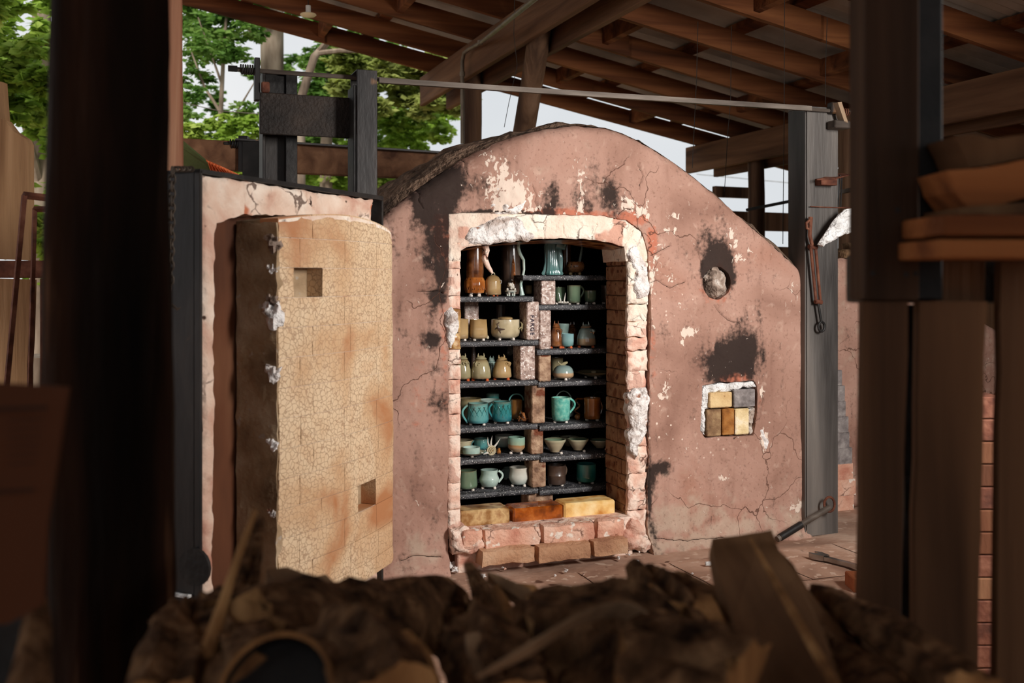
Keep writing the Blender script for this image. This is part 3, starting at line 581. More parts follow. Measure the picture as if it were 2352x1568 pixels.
def face_disp(V, d):
    o = np.array([.012 * noise.fractal(Vector((p[0] * 2.2, 1, p[1] * 2.2)), 1, 2, 3) + .0025 * noise.fractal(Vector((p[0] * 18, 4, p[1] * 18)), .9, 2, 4) for p in V])
    wm = blobs([(1170, 452, 46, 40, 1), (1440, 470, 24, 16, .8)])(V)
    o -= wm * np.array([.014 + .016 * noise.noise(Vector((p[0] * 26, 9, p[1] * 26))) for p in V])
    o -= np.clip((.13 - V[:, 1]) / .13, 0, 1) ** 2 * .05 * (1 + np.array([.6 * noise.noise(Vector((p[0] * 14, 2, p[1] * 14))) for p in V]))
    # plaster bulge around the right shoulder, ring around the spy hole
    h = KP(1646, 650); q = np.hypot((V[:, 0] - h[0]) / .068, (V[:, 1] - h[1]) / .078); o -= .006 * np.exp(-((q - 1.08) / .12) ** 2)
    return o
fw = plate('front_wall', M['clay'], kiln, face, [rim, spy, port], step=.0125, depth=.24, front=0, r=.055, disp=face_disp, jit=.004, seed=1, cracks=ck,
           masks={'soot': blobs(SOOT), 'white': blobs(WHITE), 'warm': blobs(WARM), 'dust': blobs(DUST), 'speck': speck})
# arch shell running back
out = [p for p in face if p[1] > -.2]; out = densify(out, .03, False)
vs = []; nr = 26; DEPTH = 1.75
for j in range(nr + 1):
    y = .045 + (DEPTH - .045) * (j / nr) ** 1.4
    for i, (s, z) in enumerate(out):
        q = out[min(i + 1, len(out) - 1)]; p0 = out[max(0, i - 1)]; t = (q[0] - p0[0], q[1] - p0[1]); L = math.hypot(*t) or 1; nx, nz_ = t[1] / L, -t[0] / L
        a = (.0 if j == 0 else .004 + .026 * (fbm((s, y, z), 7, 4, 6)))
        a += -.0 + .048 * min(1, max(0, -nx * 1.5 + .12)) * min(1, max(0, (y - .045) / .09)) if z > .7 else 0
        a -= .035 * max(0, (y - .35)) ; a = -a if False else a
        vs.append((s + nx * a, y, z + nz_ * a))
n = len(out); fs = [(j * n + i, (j + 1) * n + i, (j + 1) * n + i + 1, j * n + i + 1) for j in range(nr) for i in range(n - 1)]
fs.append(tuple(nr * n + i for i in range(n)))
MB().add(vs, fs).build('arch_shell', M['crust'], kiln, ang=70)
# chamber inside (open to the front)
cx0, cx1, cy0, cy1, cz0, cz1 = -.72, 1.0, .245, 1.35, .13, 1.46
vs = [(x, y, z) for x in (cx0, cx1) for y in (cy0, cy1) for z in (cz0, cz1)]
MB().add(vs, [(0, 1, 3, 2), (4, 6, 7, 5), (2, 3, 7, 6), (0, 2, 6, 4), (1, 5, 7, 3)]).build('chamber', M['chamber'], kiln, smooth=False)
# rim around the doorway
sL = KP(1060, 800)[0]; sR = KP(1445, 800)[0]; sLo = KP(1030, 800)[0]
archpx = [(1060, 600), (1060, 575), (1075, 567), (1110, 562), (1180, 553), (1240, 548), (1300, 547), (1350, 549), (1400, 556), (1436, 566), (1440, 600)]
arch = [KP(x, y) for x, y in archpx]
top = [KP(x, y) for x, y in [(1030, 600), (1030, 490), (1120, 486), (1200, 490), (1260, 492), (1380, 494), (1440, 505), (1475, 530), (1490, 580), (1492, 600)]]
lint = top + arch[::-1]
lc = [[KP(*p) for p in c] for c in [[(1255, 549), (1250, 540), (1252, 520), (1256, 505)], [(1300, 545), (1295, 535), (1294, 515)], [(1358, 549), (1366, 530), (1372, 512)], [(1405, 515), (1415, 500), (1422, 490)], [(1436, 560), (1450, 540), (1460, 520), (1462, 505)], [(1040, 560), (1055, 558), (1065, 550)], [(1220, 500), (1235, 530)], [(1180, 510), (1176, 530)]]]
ZERO = lambda V: np.zeros(len(V))
plate('lintel', M['rim'], kiln, lint, step=.009, depth=.232, front=.004, r=.008, amp=.005, afreq=16, jit=.004, seed=4, cracks=lc, masks={'d': ZERO})
# scorched soffit under the lintel
ins = arch[1:-1]; vs = []
for j in range(9):
    y = .02 + .22 * j / 8
    for (s, z) in ins: vs.append((s, y, z - .006 - (.012 * fbm((s, y, 0), 9, 3, 2) + .010) * (j / 8)))
n = len(ins); fs = [(j * n + i, j * n + i + 1, (j + 1) * n + i + 1, (j + 1) * n + i) for j in range(8) for i in range(n - 1)]
so_ = MB().add(vs, fs).build('soffit', pmat('glassy_ash_soffit', [S(70, 34, 18), S(112, 62, 34), S(165, 115, 72), S(205, 160, 100)], scale=22, rough=.3, bump=.6, bs=40, coat=.3), kiln)
def facebrick(px0, px1, y0, y1, m, seed, front=.0, amp=.004, depth=.22, name='brick', r=.008, jit=.004, step=.009, label=None):
    a = KP((px0 + px1) / 2, y0)[1]; b = KP((px0 + px1) / 2, y1)[1]; s0 = KP(px0, y0)[0]; s1 = KP(px1, y0)[0]
    g = .0012; o = plate(name, m, kiln, rect(s0 + g, s1 - g, b + g, a - g), step=step, depth=depth, front=front, r=r, amp=amp, afreq=18, jit=jit, seed=seed)
    if label: o['label'] = label
    return o
yl = [600, 617, 680, 710, 765, 803, 838, 872, 905, 952, 1000, 1050, 1110, 1172, 1238]
for i in range(len(yl) - 1):
    facebrick(1030, 1060, yl[i], yl[i + 1], M['rimpink'] if i not in (3, 4) else M['sill1'], 20 + i, front=.003 + .004 * R.random())
yr = [600, 655, 699, 739, 775, 805, 852, 895, 940, 985, 1025, 1088, 1173, 1240]
for i in range(len(yr) - 1):
    x1 = 1491 - i * .3
    facebrick(1445, x1, yr[i], yr[i + 1], M['rimpink'] if i > 2 else M['rim'], 50 + i, front=.004 + .008 * R.random(), amp=.009, jit=.008, depth=.028)
# plaster and fibre patches
def patch(name, pts, m, seed, amp=.014, front=-.014, depth=.06, step=.008, r=.02, af=22, label=None, par=None, fn=None):
    o = plate(name, m, par or kiln, [(fn or KP)(*p) for p in pts], step=step, depth=depth, front=front, r=r, amp=amp, afreq=af, jit=.012, seed=seed)
    if label: o['label'] = label
    return o
patch('plaster_patch', [(1075, 562), (1068, 540), (1090, 520), (1120, 505), (1150, 492), (1180, 495), (1200, 508), (1215, 530), (1235, 548), (1200, 553), (1150, 556), (1110, 563)], M['plaster'], 71)
patch('plaster_patch', [(1120, 470), (1135, 440), (1150, 418), (1170, 425), (1188, 432), (1200, 450), (1212, 462), (1205, 478), (1190, 490), (1160, 492), (1130, 490)], M['plaster'], 72, front=-.014)
patch('plaster_patch', [(1442, 570), (1462, 560), (1478, 590), (1492, 640), (1498, 660), (1488, 680), (1462, 688), (1456, 660), (1458, 620), (1445, 600)], M['plaster'], 73, amp=.012, front=-.012)
patch('plaster_patch', [(1445, 902), (1458, 892), (1482, 890), (1494, 915), (1488, 950), (1486, 985), (1470, 1020), (1458, 1052), (1448, 1040), (1444, 1010), (1448, 980), (1443, 940)], M['plaster'], 74, amp=.016, front=-.018)
patch('plaster_patch', [(1022, 718), (1035, 706), (1050, 720), (1055, 750), (1046, 775), (1038, 800), (1024, 796), (1022, 760)], M['plaster'], 75, amp=.018, front=-.018)
patch('plaster_patch', [(1445, 1190), (1465, 1195), (1478, 1215), (1488, 1238), (1500, 1262), (1440, 1262), (1425, 1240), (1432, 1210)], M['rimpink'], 76, amp=.024, front=-.04, depth=.09)
patch('plaster_patch', [(1060, 1205), (1085, 1215), (1110, 1235), (1112, 1262), (1035, 1272), (1032, 1215)], M['rimpink'], 77, amp=.018, front=-.045, depth=.09)
patch('plaster_patch', [(1745, 988), (1752, 985), (1762, 1005), (1765, 1030), (1755, 1036), (1750, 1015)], M['plaster'], 78, amp=.008, front=-.008, r=.01)
# hanging drip of melted clay inside the doorway top
h = KP(1118, 560, .06); q = [(1112, 553), (1118, 575), (1113, 592), (1120, 610), (1128, 622), (1132, 628)]
MB().tube([(KP(x, y, .10)[0], .10, KP(x, y, .10)[1]) for x, y in q], [.016, .013, .014, .011, .008, .003], 9).build('clay_drip', M['rimpink'], kiln)
# right jamb bricks (reveal)
zj = KP(1445, 1200, 0)[1]; ztop = KP(1440, 575, 0)[1]; k = 0; z = zj
while z < ztop + .02:
    h_ = .066
    cuts = [.002, .125, .24] if k % 3 else [.002, .24]
    if k % 5 == 3: cuts = [.002, .08, .24]
    for a, b in zip(cuts[:-1], cuts[1:]):
        o = R.uniform(-.003, .004)
        MB().box(sR + .002 + o, max(a, .03) + .0015, z + .0015, sR + .05, b - .0015, z + h_ - .0015, .004).build('brick', M['jamb'], kiln)
    z += h_; k += 1
MB().box(sR + .014, .034, 0, sR + .06, .24, ztop + .03).build('jamb_mortar', M['recess'], kiln, smooth=False)
MB().box(sL - .06, .03, 0, sL - .004, .24, ztop + .02).build('jamb_mortar', M['recess'], kiln, smooth=False)
# sill bricks and front steps
def boxbrick(name, pxs, y_top, y_bot, off0, off1, m, c=.006, label=None, drop=0, name_parent=kiln):
    s0 = K.hit(pxs[0], y_bot, off0)[0]; s1 = K.hit(pxs[1], y_bot, off0)[0]
    zb = K.hit((pxs[0] + pxs[1]) / 2, y_bot, off0)[1]; zt = K.hit((pxs[0] + pxs[1]) / 2, y_top, off0)[1]
    sc_ = .0025
    mb = MB().box(s0 + sc_, off0, zb - drop, s1 - sc_, off1, zt, c); o = mb.build(name, m, name_parent)
    if label: o['label'] = label
    return o
for (x0, x1, yt, yb, m, l) in ((1055, 1173, 1170, 1209, 'sill1', 'ash glazed olive brick'), (1178, 1295, 1164, 1200, 'sill2', 'amber glazed brick'), (1295, 1415, 1152, 1192, 'sill3', 'pale yellow brick')):
    boxbrick('sill_brick', (x0, x1), yt, yb, .075, .19, M[m], .008, l)
MB().box(sL - .02, -.012, -.01, sR + .012, .4, KP(1240, 1203)[1] - .002, .004).build('sill_bed', M['rimpink'], kiln)
def lump_box(name, s0, s1, y0, y1, z0, z1, m, parent, seed, n=7, amp=.008):
    vs = []; fs = []; g = {}
    mb = MB()
    def pt(i, j, k):
        if (i, j, k) not in g:
            p = Vector((s0 + (s1 - s0) * i / n, y0 + (y1 - y0) * j / 3, z0 + (z1 - z0) * k / 3)); c = Vector(((s0 + s1) / 2, (y0 + y1) / 2, (z0 + z1) / 2))
            e = (i in (0, n)) + (j in (0, 3)) + (k in (0, 3))
            p += (c - p).normalized() * (.006 if e >= 2 else 0) + Vector([amp * noise.noise(p * 22 + Vector((seed, a * 7, 0))) for a in range(3)])
            g[i, j, k] = len(mb.v); mb.v.append(tuple(p))
        return g[i, j, k]
    for i in range(n):
        for k in range(3): mb.f += [(pt(i, 0, k), pt(i + 1, 0, k), pt(i + 1, 0, k + 1), pt(i, 0, k + 1)), (pt(i, 3, k), pt(i, 3, k + 1), pt(i + 1, 3, k + 1), pt(i + 1, 3, k))]
        for j in range(3): mb.f += [(pt(i, j, 3), pt(i + 1, j, 3), pt(i + 1, j + 1, 3), pt(i, j + 1, 3)), (pt(i, j, 0), pt(i, j + 1, 0), pt(i + 1, j + 1, 0), pt(i + 1, j, 0))]
    for j in range(3):
        for k in range(3): mb.f += [(pt(0, j, k), pt(0, j, k + 1), pt(0, j + 1, k + 1), pt(0, j + 1, k)), (pt(n, j, k), pt(n, j + 1, k), pt(n, j + 1, k + 1), pt(n, j, k + 1))]
    return mb.build(name, m, parent, ang=55)
def stepb(x0, x1, yt, yb, off0, off1, m, seed):
    s0 = K.hit(x0, yb, off0)[0]; s1 = K.hit(x1, yb, off0)[0]; zt = K.hit((x0 + x1) / 2, yt, off0)[1]; zb = K.hit((x0 + x1) / 2, yb, off0)[1]
    lump_box('step_brick', s0 + .002, s1 - .002, off0, off1, zb, zt, m, kiln, seed)
for i, (x0, x1, yt, yb) in enumerate(((1062, 1110, 1217, 1262), (1112, 1244, 1213, 1256), (1247, 1369, 1205, 1248), (1371, 1436, 1195, 1236))): stepb(x0, x1, yt, yb, -.055, .01, M['step'], i)
for i, (x0, x1, yt, yb) in enumerate(((1105, 1232, 1262, 1296), (1235, 1360, 1252, 1288), (1362, 1446, 1240, 1276))): stepb(x0, x1, yt, yb, -.105, -.02, M['steplow'], 10 + i)
# spy hole plug and stoke port bricks
h = KP(1646, 650); mb = MB(); mb.ball((h[0], .045, h[1]), .070, 18, 1.12, .3, 3); mb.ball((h[0] - .025, .03, h[1] + .03), .030, 12, .9, .5, 5); mb.ball((h[0] + .02, .02, h[1] - .02), .032, 12, 1.1, .5, 8); mb.ball((h[0] + .02, .025, h[1] + .038), .022, 12, .8, .5, 2)
mb.build('spy_hole_stuffing', M['sootplug'], kiln)
MB().box(h[0] - .08, .09, h[1] - .09, h[0] + .08, .2, h[1] + .09).build('spy_hole_back', M['chamber'], kiln, smooth=False)
MB().box(KP(1600, 900)[0], .09, KP(1670, 1010)[1], KP(1745, 900)[0], .22, KP(1670, 870)[1]).build('port_back', M['chamber'], kiln, smooth=False)
for (x0, x1, yt, yb, m, o0, l) in ((1630, 1683, 901, 936, 'tanbrick', -.022, 'pale tan brick'), (1685, 1736, 894, 935, 'greybrick', -.005, 'grey brick'), (1623, 1658, 939, 1002, 'brownbrick', .0, 'dull brown brick'), (1658.5, 1688, 938, 999, 'amberbrick', .004, 'amber brick'), (1688.5, 1722, 938, 998, 'creambrick', .0, 'cream brick with white patch')):
    boxbrick('port_brick', (x0, x1), yt, yb, o0, .085, M[m], .004, l)
patch('fibre_packing', [(1612, 900), (1616, 886), (1650, 880), (1700, 876), (1733, 876), (1737, 892), (1686, 893), (1682, 900), (1632, 901), (1628, 938), (1621, 940), (1620, 1000), (1610, 990), (1609, 940)], M['fibre'], 90, amp=.01, front=-.004, depth=.08, r=.012, step=.006)
patch('crumbled_edge', [(1724, 938), (1737, 937), (1736, 960), (1730, 975), (1733, 998), (1724, 998)], M['sootplug'], 91, amp=.012, front=.012, depth=.07, r=.006, step=.005)
# ------------------------------------------------------------------ steel frame and rods
def Ibeam(name, s, off, z0, z1, fw_, web, label, m=None, front_flange=True):
    t = .009; mb = MB()   # web along depth, flanges facing front/back
    mb.box(-fw_ / 2, 0, z0, fw_ / 2, t, z1, .001); mb.box(-t / 2, t, z0, t / 2, web - t, z1); mb.box(-fw_ / 2, web - t, z0, fw_ / 2, web, z1, .001)
    o = mb.build(name, m or M['steel'], smooth=False); p = K.W(s, off, 0); o.location = p; o.rotation_euler = (0, 0, K.a); return props(o, label, 'steel column')
# right column: wide side towards the camera; built as an I section turned so that its web side shows
def Hcol(s0, s1, off0, off1, z0, z1, name, label, m):
    t = .010; o = thing(name, label, 'steel column', K.W(0, 0, 0), K.a)
    MB().box(s0, off0, z0, s0 + t, off1, z1, .002).build('flange', m, o); MB().box(s1 - t, off0, z0, s1, off1, z1, .002).build('flange', m, o)
    MB().box(s0 + t, (off0 + off1) / 2 - t / 2, z0, s1 - t, (off0 + off1) / 2 + t / 2, z1).build('web', m, o, smooth=False); return o
sA = K.hit(1846, 700, -.02)[0]; sB = K.hit(1921, 700, -.02)[0]
cr_ = thing('steel_column', 'tall weathered steel column right of the kiln holding a rod end', 'steel column', K.W(0, 0, 0), K.a)
zt = K.hit(1880, 250, -.02)[1]
MB().box(sA, -.03, 0, sA + .008, .10, zt, .002).build('flange', M['steelgrey'], cr_)
MB().box(sA + .008, .015, 0, sB - .0, .024, zt, .001).build('web', M['steelgrey'], cr_)
MB().box(sA + .010, -.032, 0, sB, -.024, zt - .002, .001).build('cover_plate', M['steelgrey'], cr_)
MB().box(sB - .008, -.03, 0, sB, .10, zt - .001, .002).build('flange', M['steelgrey'], cr_)
MB().box(sA, -.03, zt, sB, .10, zt + .008, .002).build('cap_plate', M['steelgrey'], cr_)
# left pair
c2 = thing('steel_column', 'black steel column nearest the kiln on the left above the door', 'steel column', K.W(0, 0, 0), K.a)
a0 = K.hit(820, 300, -.12)[0]; a1 = K.hit(867, 300, -.12)[0]; zt2 = K.hit(843, 160, -.12)[1]
MB().box(a0, -.12, 0, a1, -.112, zt2, .002).build('flange', M['steel'], c2); MB().box(a0 - .012, -.112, 0, a0, .0, zt2 - .06, .002).build('web', M['steelblk'], c2)
MB().box(a0, .0, 0, a1, .008, zt2, .002).build('flange', M['steelblk'], c2); MB().box(a0, -.112, zt2 - .003, a1, .0, zt2, .0).build('cap_plate', M['steel'], c2)
c3 = thing('steel_column', 'black steel column behind the open door carrying the spring end', 'steel column', K.W(0, 0, 0), K.a)
b0 = K.hit(603, 300, .05)[0]; b1 = K.hit(684, 300, .05)[0]; zt3 = K.hit(640, 166, .05)[1]
MB().box(b0, .05, 0, b0 + .012, .17, zt3, .002).build('flange', M['steel'], c3); MB().box(b0 + .012, .10, 0, b1 - .012, .11, zt3, .0).build('web', M['steel'], c3)
MB().box(b1 - .045, .06, 0, b1, .16, zt3, .002).build('flange', M['steelblk'], c3); MB().box(b0, .05, zt3, b1, .17, zt3 + .008, .001).build('cap_plate', M['steelblk'], c3)
zc0 = K.hit(640, 212, .05)[1]; MB().box(b0 + .013, .07, zc0, b1 - .046, .099, zt3 - .01, .001).build('stiffener', M['steelblk'], c3)
pl = MB().box(K.hit(596, 300, -.02)[0], -.03, K.hit(700, 313, -.02)[1], K.hit(817, 300, -.02)[0], -.018, K.hit(700, 219, -.02)[1], .003).build('header_plate', pmat('sooty_rusty_plate', [S(26, 22, 20), S(44, 37, 33), S(60, 50, 43)], scale=8, rough=.7, bump=.7, bs=80), None)
pl.location = K.W(0, 0, 0); pl.rotation_euler = (0, 0, K.a); props(pl, 'wide black welded steel plate between two columns above the door', 'steel plate')
we = MB()
for i in range(34):
    z = K.hit(817, 219, -.02)[1] - i * .0046; s = K.hit(818, 300, -.02)[0]; we.ball((s + R.uniform(-.004, .004), -.032, z), R.uniform(.003, .006), 6)
wo = we.build('weld_bead', M['rust'], pl)
# tie rod with springs and clamps at both ends
def rodz(px, py, off): h = K.hit(px, py, off); return (h[0], off, h[1])
tr = thing('tie_rod', 'long flat grey tie rod crossing in front of the kiln arch', 'tie rod', K.W(0, 0, 0), K.a)
p0 = rodz(540, 159, -.05); p1 = rodz(1958, 258, -.05)
MB().tube([p0, p1], .009, 6, sx=1).build('rod', M['greyrod'], tr)
z0 = p0[2]; ang = 0
vs = MB(); q0 = rodz(870, 186, -.065); q1 = rodz(1862, 249, -.065)
vs.add([(q0[0], -.075, q0[2] + .012), (q1[0], -.075, q1[2] + .010), (q1[0], -.075, q1[2] - .012), (q0[0], -.075, q0[2] - .008), (q0[0], -.055, q0[2] + .012), (q1[0], -.055, q1[2] + .010), (q1[0], -.055, q1[2] - .012), (q0[0], -.055, q0[2] - .008)], [(0, 3, 2, 1), (4, 5, 6, 7), (0, 1, 5, 4), (3, 7, 6, 2), (0, 4, 7, 3), (1, 2, 6, 5)]).build('flat_bar', M['greyrod'], tr, smooth=False)
def spring(a, b, r, turns, name, m, par, wr=.0035):
    a = Vector(a); b = Vector(b); t = (b - a); e = t.normalized().cross(Vector((0, 0, 1))).normalized(); u = e.cross(t.normalized()); k = int(turns * 12)
    MB().tube([a + t * (i / k) + (e * math.cos(i * PI / 6) + u * math.sin(i * PI / 6)) * r for i in range(k + 1)], wr, 5).build(name, m, par)
spring(rodz(552, 159, -.05), rodz(584, 161, -.05), .017, 6, 'spring', M['steelblk'], tr)
spring(rodz(1930, 257, -.05), rodz(1948, 258, -.05), .016, 4, 'spring', M['rust'], tr)
MB().tube([rodz(524, 157, -.05), rodz(545, 158, -.05)], .012, 6).build('nut', M['steelblk'], tr)
MB().tube([rodz(1945, 258, -.05), rodz(1975, 259, -.05)], .008, 6).build('nut', M['greyrod'], tr)
h = rodz(592, 160, -.05); MB().box(h[0] - .013, -.075, K.hit(592, 232, -.05)[1], h[0] + .006, -.03, K.hit(592, 135, -.05)[1], .002).build('end_plate', M['steel'], tr)
h1 = K.hit(604, 188, -.08); MB().box(h1[0] - .006, -.09, K.hit(604, 212, -.08)[1], h1[0] + .024, -.07, h1[1], .004).build('clamp', M['rust'], tr)
cl = MB(); a = K.hit(1925, 236, -.09); b = K.hit(1940, 282, -.09)
cl.add([(a[0] - .01, -.10, a[1]), (a[0] + .012, -.10, a[1] + .004), (b[0] + .012, -.10, b[1]), (b[0] - .008, -.10, b[1])] + [(a[0] - .01, -.06, a[1]), (a[0] + .012, -.06, a[1] + .004), (b[0] + .012, -.06, b[1]), (b[0] - .008, -.06, b[1])], [(0, 3, 2, 1), (4, 5, 6, 7), (0, 1, 5, 4), (3, 7, 6, 2), (0, 4, 7, 3), (1, 2, 6, 5)])
cl.build('clamp', pmat('tan_clamp', [S(150, 125, 100), S(170, 145, 120)], bump=.2), tr, smooth=False)
a = K.hit(1912, 276, -.08); b = K.hit(1949, 297, -.08); MB().box(a[0], -.10, b[1], b[0], -.04, a[1], .005).build('end_plate', M['greyrod'], tr)
a = K.hit(1908, 234, -.06); b = K.hit(1930, 262, -.06); MB().box(a[0], -.07, b[1], b[0], -.03, a[1], .006).build('end_plate', M['steel'], tr)
# rusty bracket and thin rods on the column
br = thing('rusty_bracket', 'rusty steel angle bracket welded on the right steel column', 'bracket', K.W(0, 0, 0), K.a)
a = K.hit(1877, 410, -.05); b = K.hit(1914, 427, -.05); MB().box(a[0], -.08, b[1], b[0], -.033, a[1], .002).build('bracket_foot', M['rust'], br)
mb = MB(); p = [K.hit(1875, 411, -.08), K.hit(1952, 400, .06)]
mb.add([(p[0][0], -.085, p[0][1]), (K.hit(1916, 409, -.08)[0], -.085, K.hit(1916, 409, -.08)[1]), (p[1][0], .05, p[1][1]), (K.hit(1925, 398, .05)[0], .05, K.hit(1925, 398, .05)[1])], [(0, 1, 2, 3)])
mb.add([(v[0], v[1], v[2] - .006) for v in mb.v[:4]], [(3, 2, 1, 0)]); mb.f += [(0, 4, 5, 1), (1, 5, 6, 2), (2, 6, 7, 3), (3, 7, 4, 0)]
mb.build('bracket_shelf', M['rust'], br, smooth=False)
tr2 = thing('hanger_rod', 'thin bright steel rod hanging from bracket beside column', 'rod', K.W(0, 0, 0), K.a)
MB().tube([rodz(1929, 402, .0), rodz(1925, 478, .0)], .004, 6).build('rod', M['chrome'], tr2); MB().tube([rodz(1934, 402, .02), rodz(1931, 478, .02)], .003, 6).build('rod', M['steel'], tr2)
tr3 = MB().tube([rodz(1861, 474, -.045), rodz(1925, 477, -.03), rodz(1990, 476, .0)], .0028, 6).build('thin_rod', M['rust']); tr3.location = K.W(0, 0, 0); tr3.rotation_euler = (0, 0, K.a); props(tr3, 'thin rusty horizontal rod crossing the right steel column', 'rod')
# lever / burner hook hanging on the column
lv = thing('turnbuckle', 'long rusty turnbuckle hanging against the right steel column', 'turnbuckle', K.W(0, 0, 0), K.a)
rp_ = lambda x, y, o=-.06: rodz(x, y, o)
MB().tube([rp_(1862, 503), rp_(1852, 512), rp_(1853, 524), rp_(1862, 528)], .006, 8).build('hook', M['rust'], lv)
MB().tube([rp_(1862, 498), rp_(1860, 540), rp_(1866, 566)], [.010, .009, .008], 8).build('shank', M['rust'], lv)
MB().tube([rp_(1862, 566), rp_(1874, 690)], .007, 8).build('buckle_bar', M['rust'], lv); MB().tube([rp_(1873, 566), rp_(1884, 690)], .007, 8).build('buckle_bar', M['rust'], lv)
MB().tube([rp_(1858, 566), rp_(1876, 568)], .011, 8).build('buckle_end', M['rust'], lv); MB().tube([rp_(1872, 692), rp_(1887, 694)], .011, 8).build('buckle_end', M['rust'], lv)
MB().tube([rp_(1879, 694), rp_(1886, 738)], .006, 8).build('shank', M['steelblk'], lv)
MB().tube([rp_(1887 + 7 * math.cos(a), 750 + 11 * math.sin(a)) for a in np.linspace(0, 2 * PI, 14, endpoint=False)], .006, 8, close=True).build('eye', M['steelblk'], lv)
# white ceramic fibre blanket scrap
fb = [(1972, 477), (1945, 480), (1925, 500), (1912, 520), (1900, 535), (1885, 562), (1893, 565), (1915, 552), (1940, 538), (1958, 533), (1974, 528)]
fo = plate('fibre_blanket', M['fibre'], None, [K.hit(x, y, -.12)[:2] for x, y in fb], step=.007, depth=.022, front=-.12, r=.012, amp=.016, afreq=14, jit=.006, seed=31)
fo.location = K.W(0, 0, 0); fo.rotation_euler = (0, 0, K.a); props(fo, 'torn white ceramic fibre blanket hanging by right steel column', 'blanket')
# pipe on the ground and wrench
def floorpt(px, py, z=.02): D = (ZC - z) / ((py - HY) / F); return P(px, py, D)
pp = thing('pipe', 'grey steel pipe lying from the column base to the floor', 'pipe', (0, 0, 0))
a = floorpt(1785, 1238, .03); b = P(1905, 1165, K.hit(1905, 1165, -.08)[2]); c = P(1920, 1145, K.hit(1920, 1145, -.05)[2])
MB().tube([a, b], .014, 10).build('tube', M['greyrod'], pp); mid = a.lerp(b, .45); MB().tube([a.lerp(b, .05), mid], .017, 10).build('sleeve', M['steel'], pp)
MB().tube([P(1905 + 12 * math.cos(t), 1158 + 17 * math.sin(t), b.y) for t in np.linspace(0, 2 * PI, 14, endpoint=False)], .006, 8, close=True).build('ring', M['rust'], pp)
wr = thing('wrench', 'chrome adjustable wrench lying on the slabs near right post', 'wrench', floorpt(1880, 1282, .02)); o_ = wr.location
d = (floorpt(1995, 1312, .02) - floorpt(1880, 1282, .02)); L = d.length; wr.rotation_euler = (0, 0, math.atan2(d.y, d.x))
MB().add([(x, y, z) for z in (.0, .016) for x, y in ((.03, -.012), (L, -.010), (L + .01, 0), (L, .010), (.03, .012))], [(0, 4, 3, 2, 1), (5, 6, 7, 8, 9)] + [(i, (i + 1) % 5, 5 + (i + 1) % 5, 5 + i) for i in range(5)]).build('handle', M['chrome'], wr, ang=30)
MB().add([(x, y, z) for z in (-.002, .020) for x, y in ((.035, -.014), (.04, .02), (-.01, .034), (-.035, .022), (-.008, .012), (-.01, -.002), (-.04, -.012), (-.01, -.026))], [tuple(range(8))[::-1], tuple(range(8, 16))] + [(i, (i + 1) % 8, 8 + (i + 1) % 8, 8 + i) for i in range(8)]).build('jaw', M['chrome'], wr, ang=30)
MB().tube([(.02, -.012, .009), (.02, .014, .009)], .007, 8).build('knurl', M['steel'], wr)
# ================================================================== KILN DOOR (swung open, plug facing the doorway)
door = thing('kiln_door', 'open kiln door with black steel frame and cream crackled brick plug', 'door', (DR.o[0], DR.o[1], 0), DR.a)
def DP(px, py, off=0): h = DR.hit(px, py, off); return (h[0], h[1])
rec = .06
fo_ = [DP(468, 400), DP(560, 414), DP(660, 432), DP(760, 446), DP(857, 458)]; zb = .12
sR_ = .945
outl = fo_ + [(sR_, zb), (fo_[0][0], zb)]
ip = [DP(492, 540), DP(500, 512), DP(530, 497), DP(600, 492), DP(680, 497), DP(780, 506), DP(840, 520)]
ip = ip + [(sR_ - .045, 1.28), (sR_ - .045, .2), (.045, .2), (.05, .8)]
plate('door_rim', M['doorrim'], door, outl, [ip], step=.012, depth=rec, front=0, r=.01, amp=.008, afreq=12, jit=.008, seed=12, cracks=[[DP(x, y) for x, y in c] for c in ([(560, 418), (566, 440), (562, 470)], [(700, 440), (704, 462), (720, 478)], [(830, 512), (838, 495), (850, 480), (856, 462)], [(620, 430), (616, 452)])], masks={'d': ZERO})
MB().box(.01, rec, .13, sR_ - .01, rec + .02, 1.43).build('recess_panel', M['recess'], door, smooth=False)
# steel frame: side plates and edges
th = .105
fr = MB(); fr.box(-.012, -.006, .02, -.001, th, 1.49, .002); fr.box(-.012, .012, .02, .05, .016, 1.49); fr.box(-.012, th - .008, .02, .06, th, 1.49)
fr.build('frame_side', M['steelblk'] if False else M['steel'], door)
tp = MB(); zt0 = fo_[0][1]; zt1 = fo_[-1][1]
tp.add([(-.012, -.006, zt0 + .012), (sR_ + .01, -.006, zt1 + .016), (sR_ + .01, th, zt1 + .016), (-.012, th, zt0 + .012), (-.012, -.006, zt0 + .001), (sR_ + .01, -.006, zt1 + .001), (sR_ + .01, th, zt1 + .001), (-.012, th, zt0 + .001)], [(0, 1, 2, 3), (4, 7, 6, 5), (0, 4, 5, 1), (2, 6, 7, 3), (0, 3, 7, 4), (1, 5, 6, 2)])
tp.build('frame_top', M['steelblk'], door, smooth=False)
MB().box(sR_ + .001, -.006, .02, sR_ + .012, th, zt1, .002).build('frame_side', M['steelblk'], door)
MB().box(-.011, -.005, .02, sR_ + .01, th, .118, .002).build('frame_bottom', M['steelblk'], door)
MB().box(.0, rec + .021, .12, sR_, th - .01, 1.4).build('back_plate', M['steelblk'], door, smooth=False)
lw = MB()   # hinge strap and small ledge at the foot
lw.box(-.03, .02, .355, -.013, .095, .362, .001); lw.build('weld_strip', M['fibre'], door)
MB().tube([(-.03, .0, .44), (-.02, .0, .44)], .05, 18).build('burnt_hole', M['steelblk'], door)  # dark disc standing in for a burnt hole in the frame
